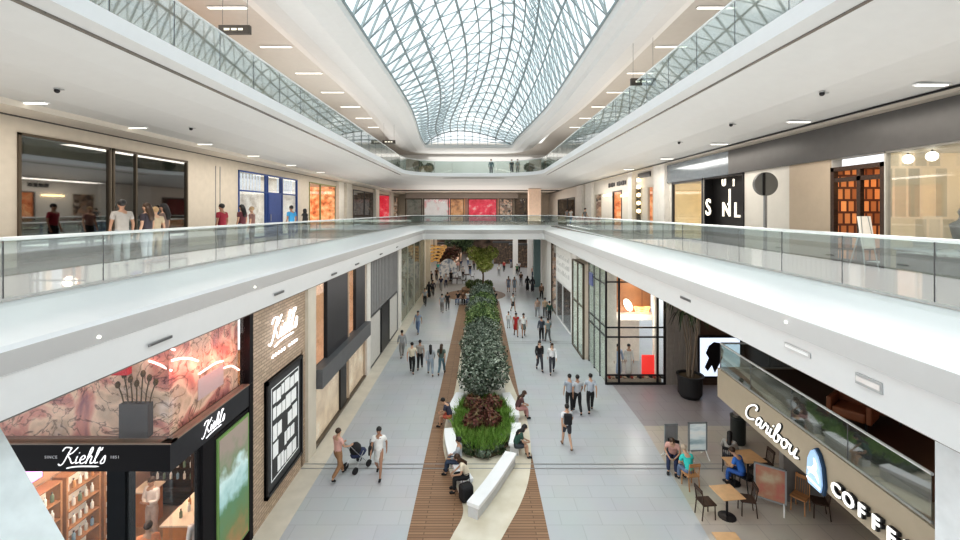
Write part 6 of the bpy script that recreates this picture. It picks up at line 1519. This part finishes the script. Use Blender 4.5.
up2(252, -9.0, 100, 'person in a brown top beside the maroon one before the blue shop', 'tee', (.24, .13, .11), 'trousers', BLK, 'hair_short', (.40, .28, .16), 'stand', h=.95)
up2(291.5, -9.0, 60, 'person in a bright blue shirt before the blue framed shop', 'tee', (.06, .30, .55), 'trousers', NAV, ps='stand', h=1.0, sk=1)
up2(305, -9.2, 90, 'person in a black robe beside the bright blue shirt', 'robe', BLK, None, None, 'headscarf', BLK, 'stand', h=.92)
# right
up2(571, 9.6, -60, 'person in a white top and blue trousers at the far right second level', 'tee', WHT, 'trousers', BLU, ps='stand')
up2(567, 9.4, -60, 'person in a grey top at the far right second level', 'tee', GRY, 'trousers', NAV, ps='stand')
up2(585, 9.2, -80, 'person in a dark top walking at the far right second level', 'tee', (.1, .1, .1), 'trousers', GRY, ps='walk')
t = thing('draped_table', 'small table under a white cloth on the far right second level', 'table', (9.3, YX(577, 9.3), L2 + .001))
mb = MB(); mb.lathe([(.6, 0), (.5, .7), (.48, .78), (.1, 1.0)], n=16); mb.build('tablecloth', white, t, world=False); mb = MB(); mb.lathe([(.2, 0), (.1, .7)], n=10); mb.build('base', grey, t, world=False)
# third level
person(1.15, 44.4, Z(3.63), 180, 'person in a dark teal coat at the far end of the third level', 'longsleeve', (.03, .10, .12), 'trousers', BLK, ps='stand')
person(3.9, 44.6, Z(3.63), 160, 'person in a pale top at the far right of the third level', 'tee', LGY, 'trousers', GRY, ps='stand')
person(3.3, 44.8, Z(3.63), 190, 'person in dark clothes at the far right of the third level', 'tee', BLK, 'trousers', BLK, ps='stand')
for k, (x, y, lab) in enumerate(((-5.3, 42.2, 'left of the far third level balustrade'), (-4.4, 43.9, 'near the left corner of the far balustrade'), (4.2, 43.6, 'near the right corner of the far balustrade'), (5.7, 41.4, 'at the right end of the far balustrade'))):
    t = thing('potted_plant', 'round leafy potted plant ' + lab + ' on the third level', 'potted plant', (x - (1.0 if x < 0 else -1.0), y + 1.6, Z(3.625)))
    mb = MB(); mb.lathe([(.25, 0), (.34, .5), (.3, .5)], n=14); mb.build('pot', grey, t, world=False); foliage(500, [(0, 0, .95, .55, .55, .5)], .2, k).build('foliage', dark, t, world=False)
# mezzanine
# ---- held and carried things
def bag(name, lab, loc, sz, c, rz=0, strap=True):
    t = thing(name, lab, 'bag', loc, rz); MB().box(-sz[0] / 2, sz[0] / 2, -sz[1] / 2, sz[1] / 2, 0, sz[2]).build('body', cloth(c), t, world=False, bevel=min(sz) * .25)
    if strap:
        mb = MB(); mb.tube([(-sz[0] * .35, 0, sz[2] - .01), (-sz[0] * .25, 0, sz[2] * 1.6), (sz[0] * .25, 0, sz[2] * 1.6), (sz[0] * .35, 0, sz[2] - .01)], .012, 5); mb.build('strap', cloth(c), t, world=False)
    return t
x, y = w2.location.x, w2.location.y
bag('shoulder_bag', 'black shoulder bag hanging at the side of the woman in white', (x - .27, y - .02, .84), (.12, .36, .30), BLK)
x, y = onfloor(567, 449)
bag('backpack', 'black backpack on the back of the person in shorts', (x, y - .2, 1.05), (.30, .15, .40), BLK, strap=False)
v = gz(466, 500, 0); bag('tote_bag', 'large black tote bag on the floor against the tip of the bench', (v.x, v.y, .01), (.42, .35, .5), BLK, .5)
# pram
pv = w1.location + Vector((.48, .64, 0)); t = thing('pram', 'black pram pushed by the woman in the pink top', 'pram', (pv.x, pv.y, .007), math.radians(-35))
mb = MB()
for s_ in (-1, 1): mb.tube([(s_ * .2, -.45, 1.03), (s_ * .22, -.2, .7), (s_ * .24, .3, .12)], .014, 5); mb.tube([(s_ * .22, .1, .65), (s_ * .25, -.3, .12)], .014, 5)
mb.tube([(-.2, -.45, 1.03), (.2, -.45, 1.03)], .02, 6); mb.build('frame', steel, t, world=False)
mb = MB(); mb.smooth = True; mb.ball((0, .05, .52), .24, 12, (.85, 1.4, .6)); mb.build('seat', cloth(NAV), t, world=False)
mb = MB(); mb.smooth = True; mb.ball((0, -.08, .72), .25, 12, (.85, .85, .9)); mb.build('hood', cloth(BLK), t, world=False)
for s_ in (-1, 1):
    for yy_ in (-.3, .3):
        mb = MB(); n_ = 14; r_ = .12
        mb.add([(s_ * .26 + dx, yy_ + r_ * math.cos(2 * PI * k / n_), .12 + r_ * math.sin(2 * PI * k / n_)) for dx in (-.02, .02) for k in range(n_)], [list(range(n_))[::-1], list(range(n_, 2 * n_))] + [(k, (k + 1) % n_, n_ + (k + 1) % n_, n_ + k) for k in range(n_)]); mb.build('wheel', black, t, world=False)
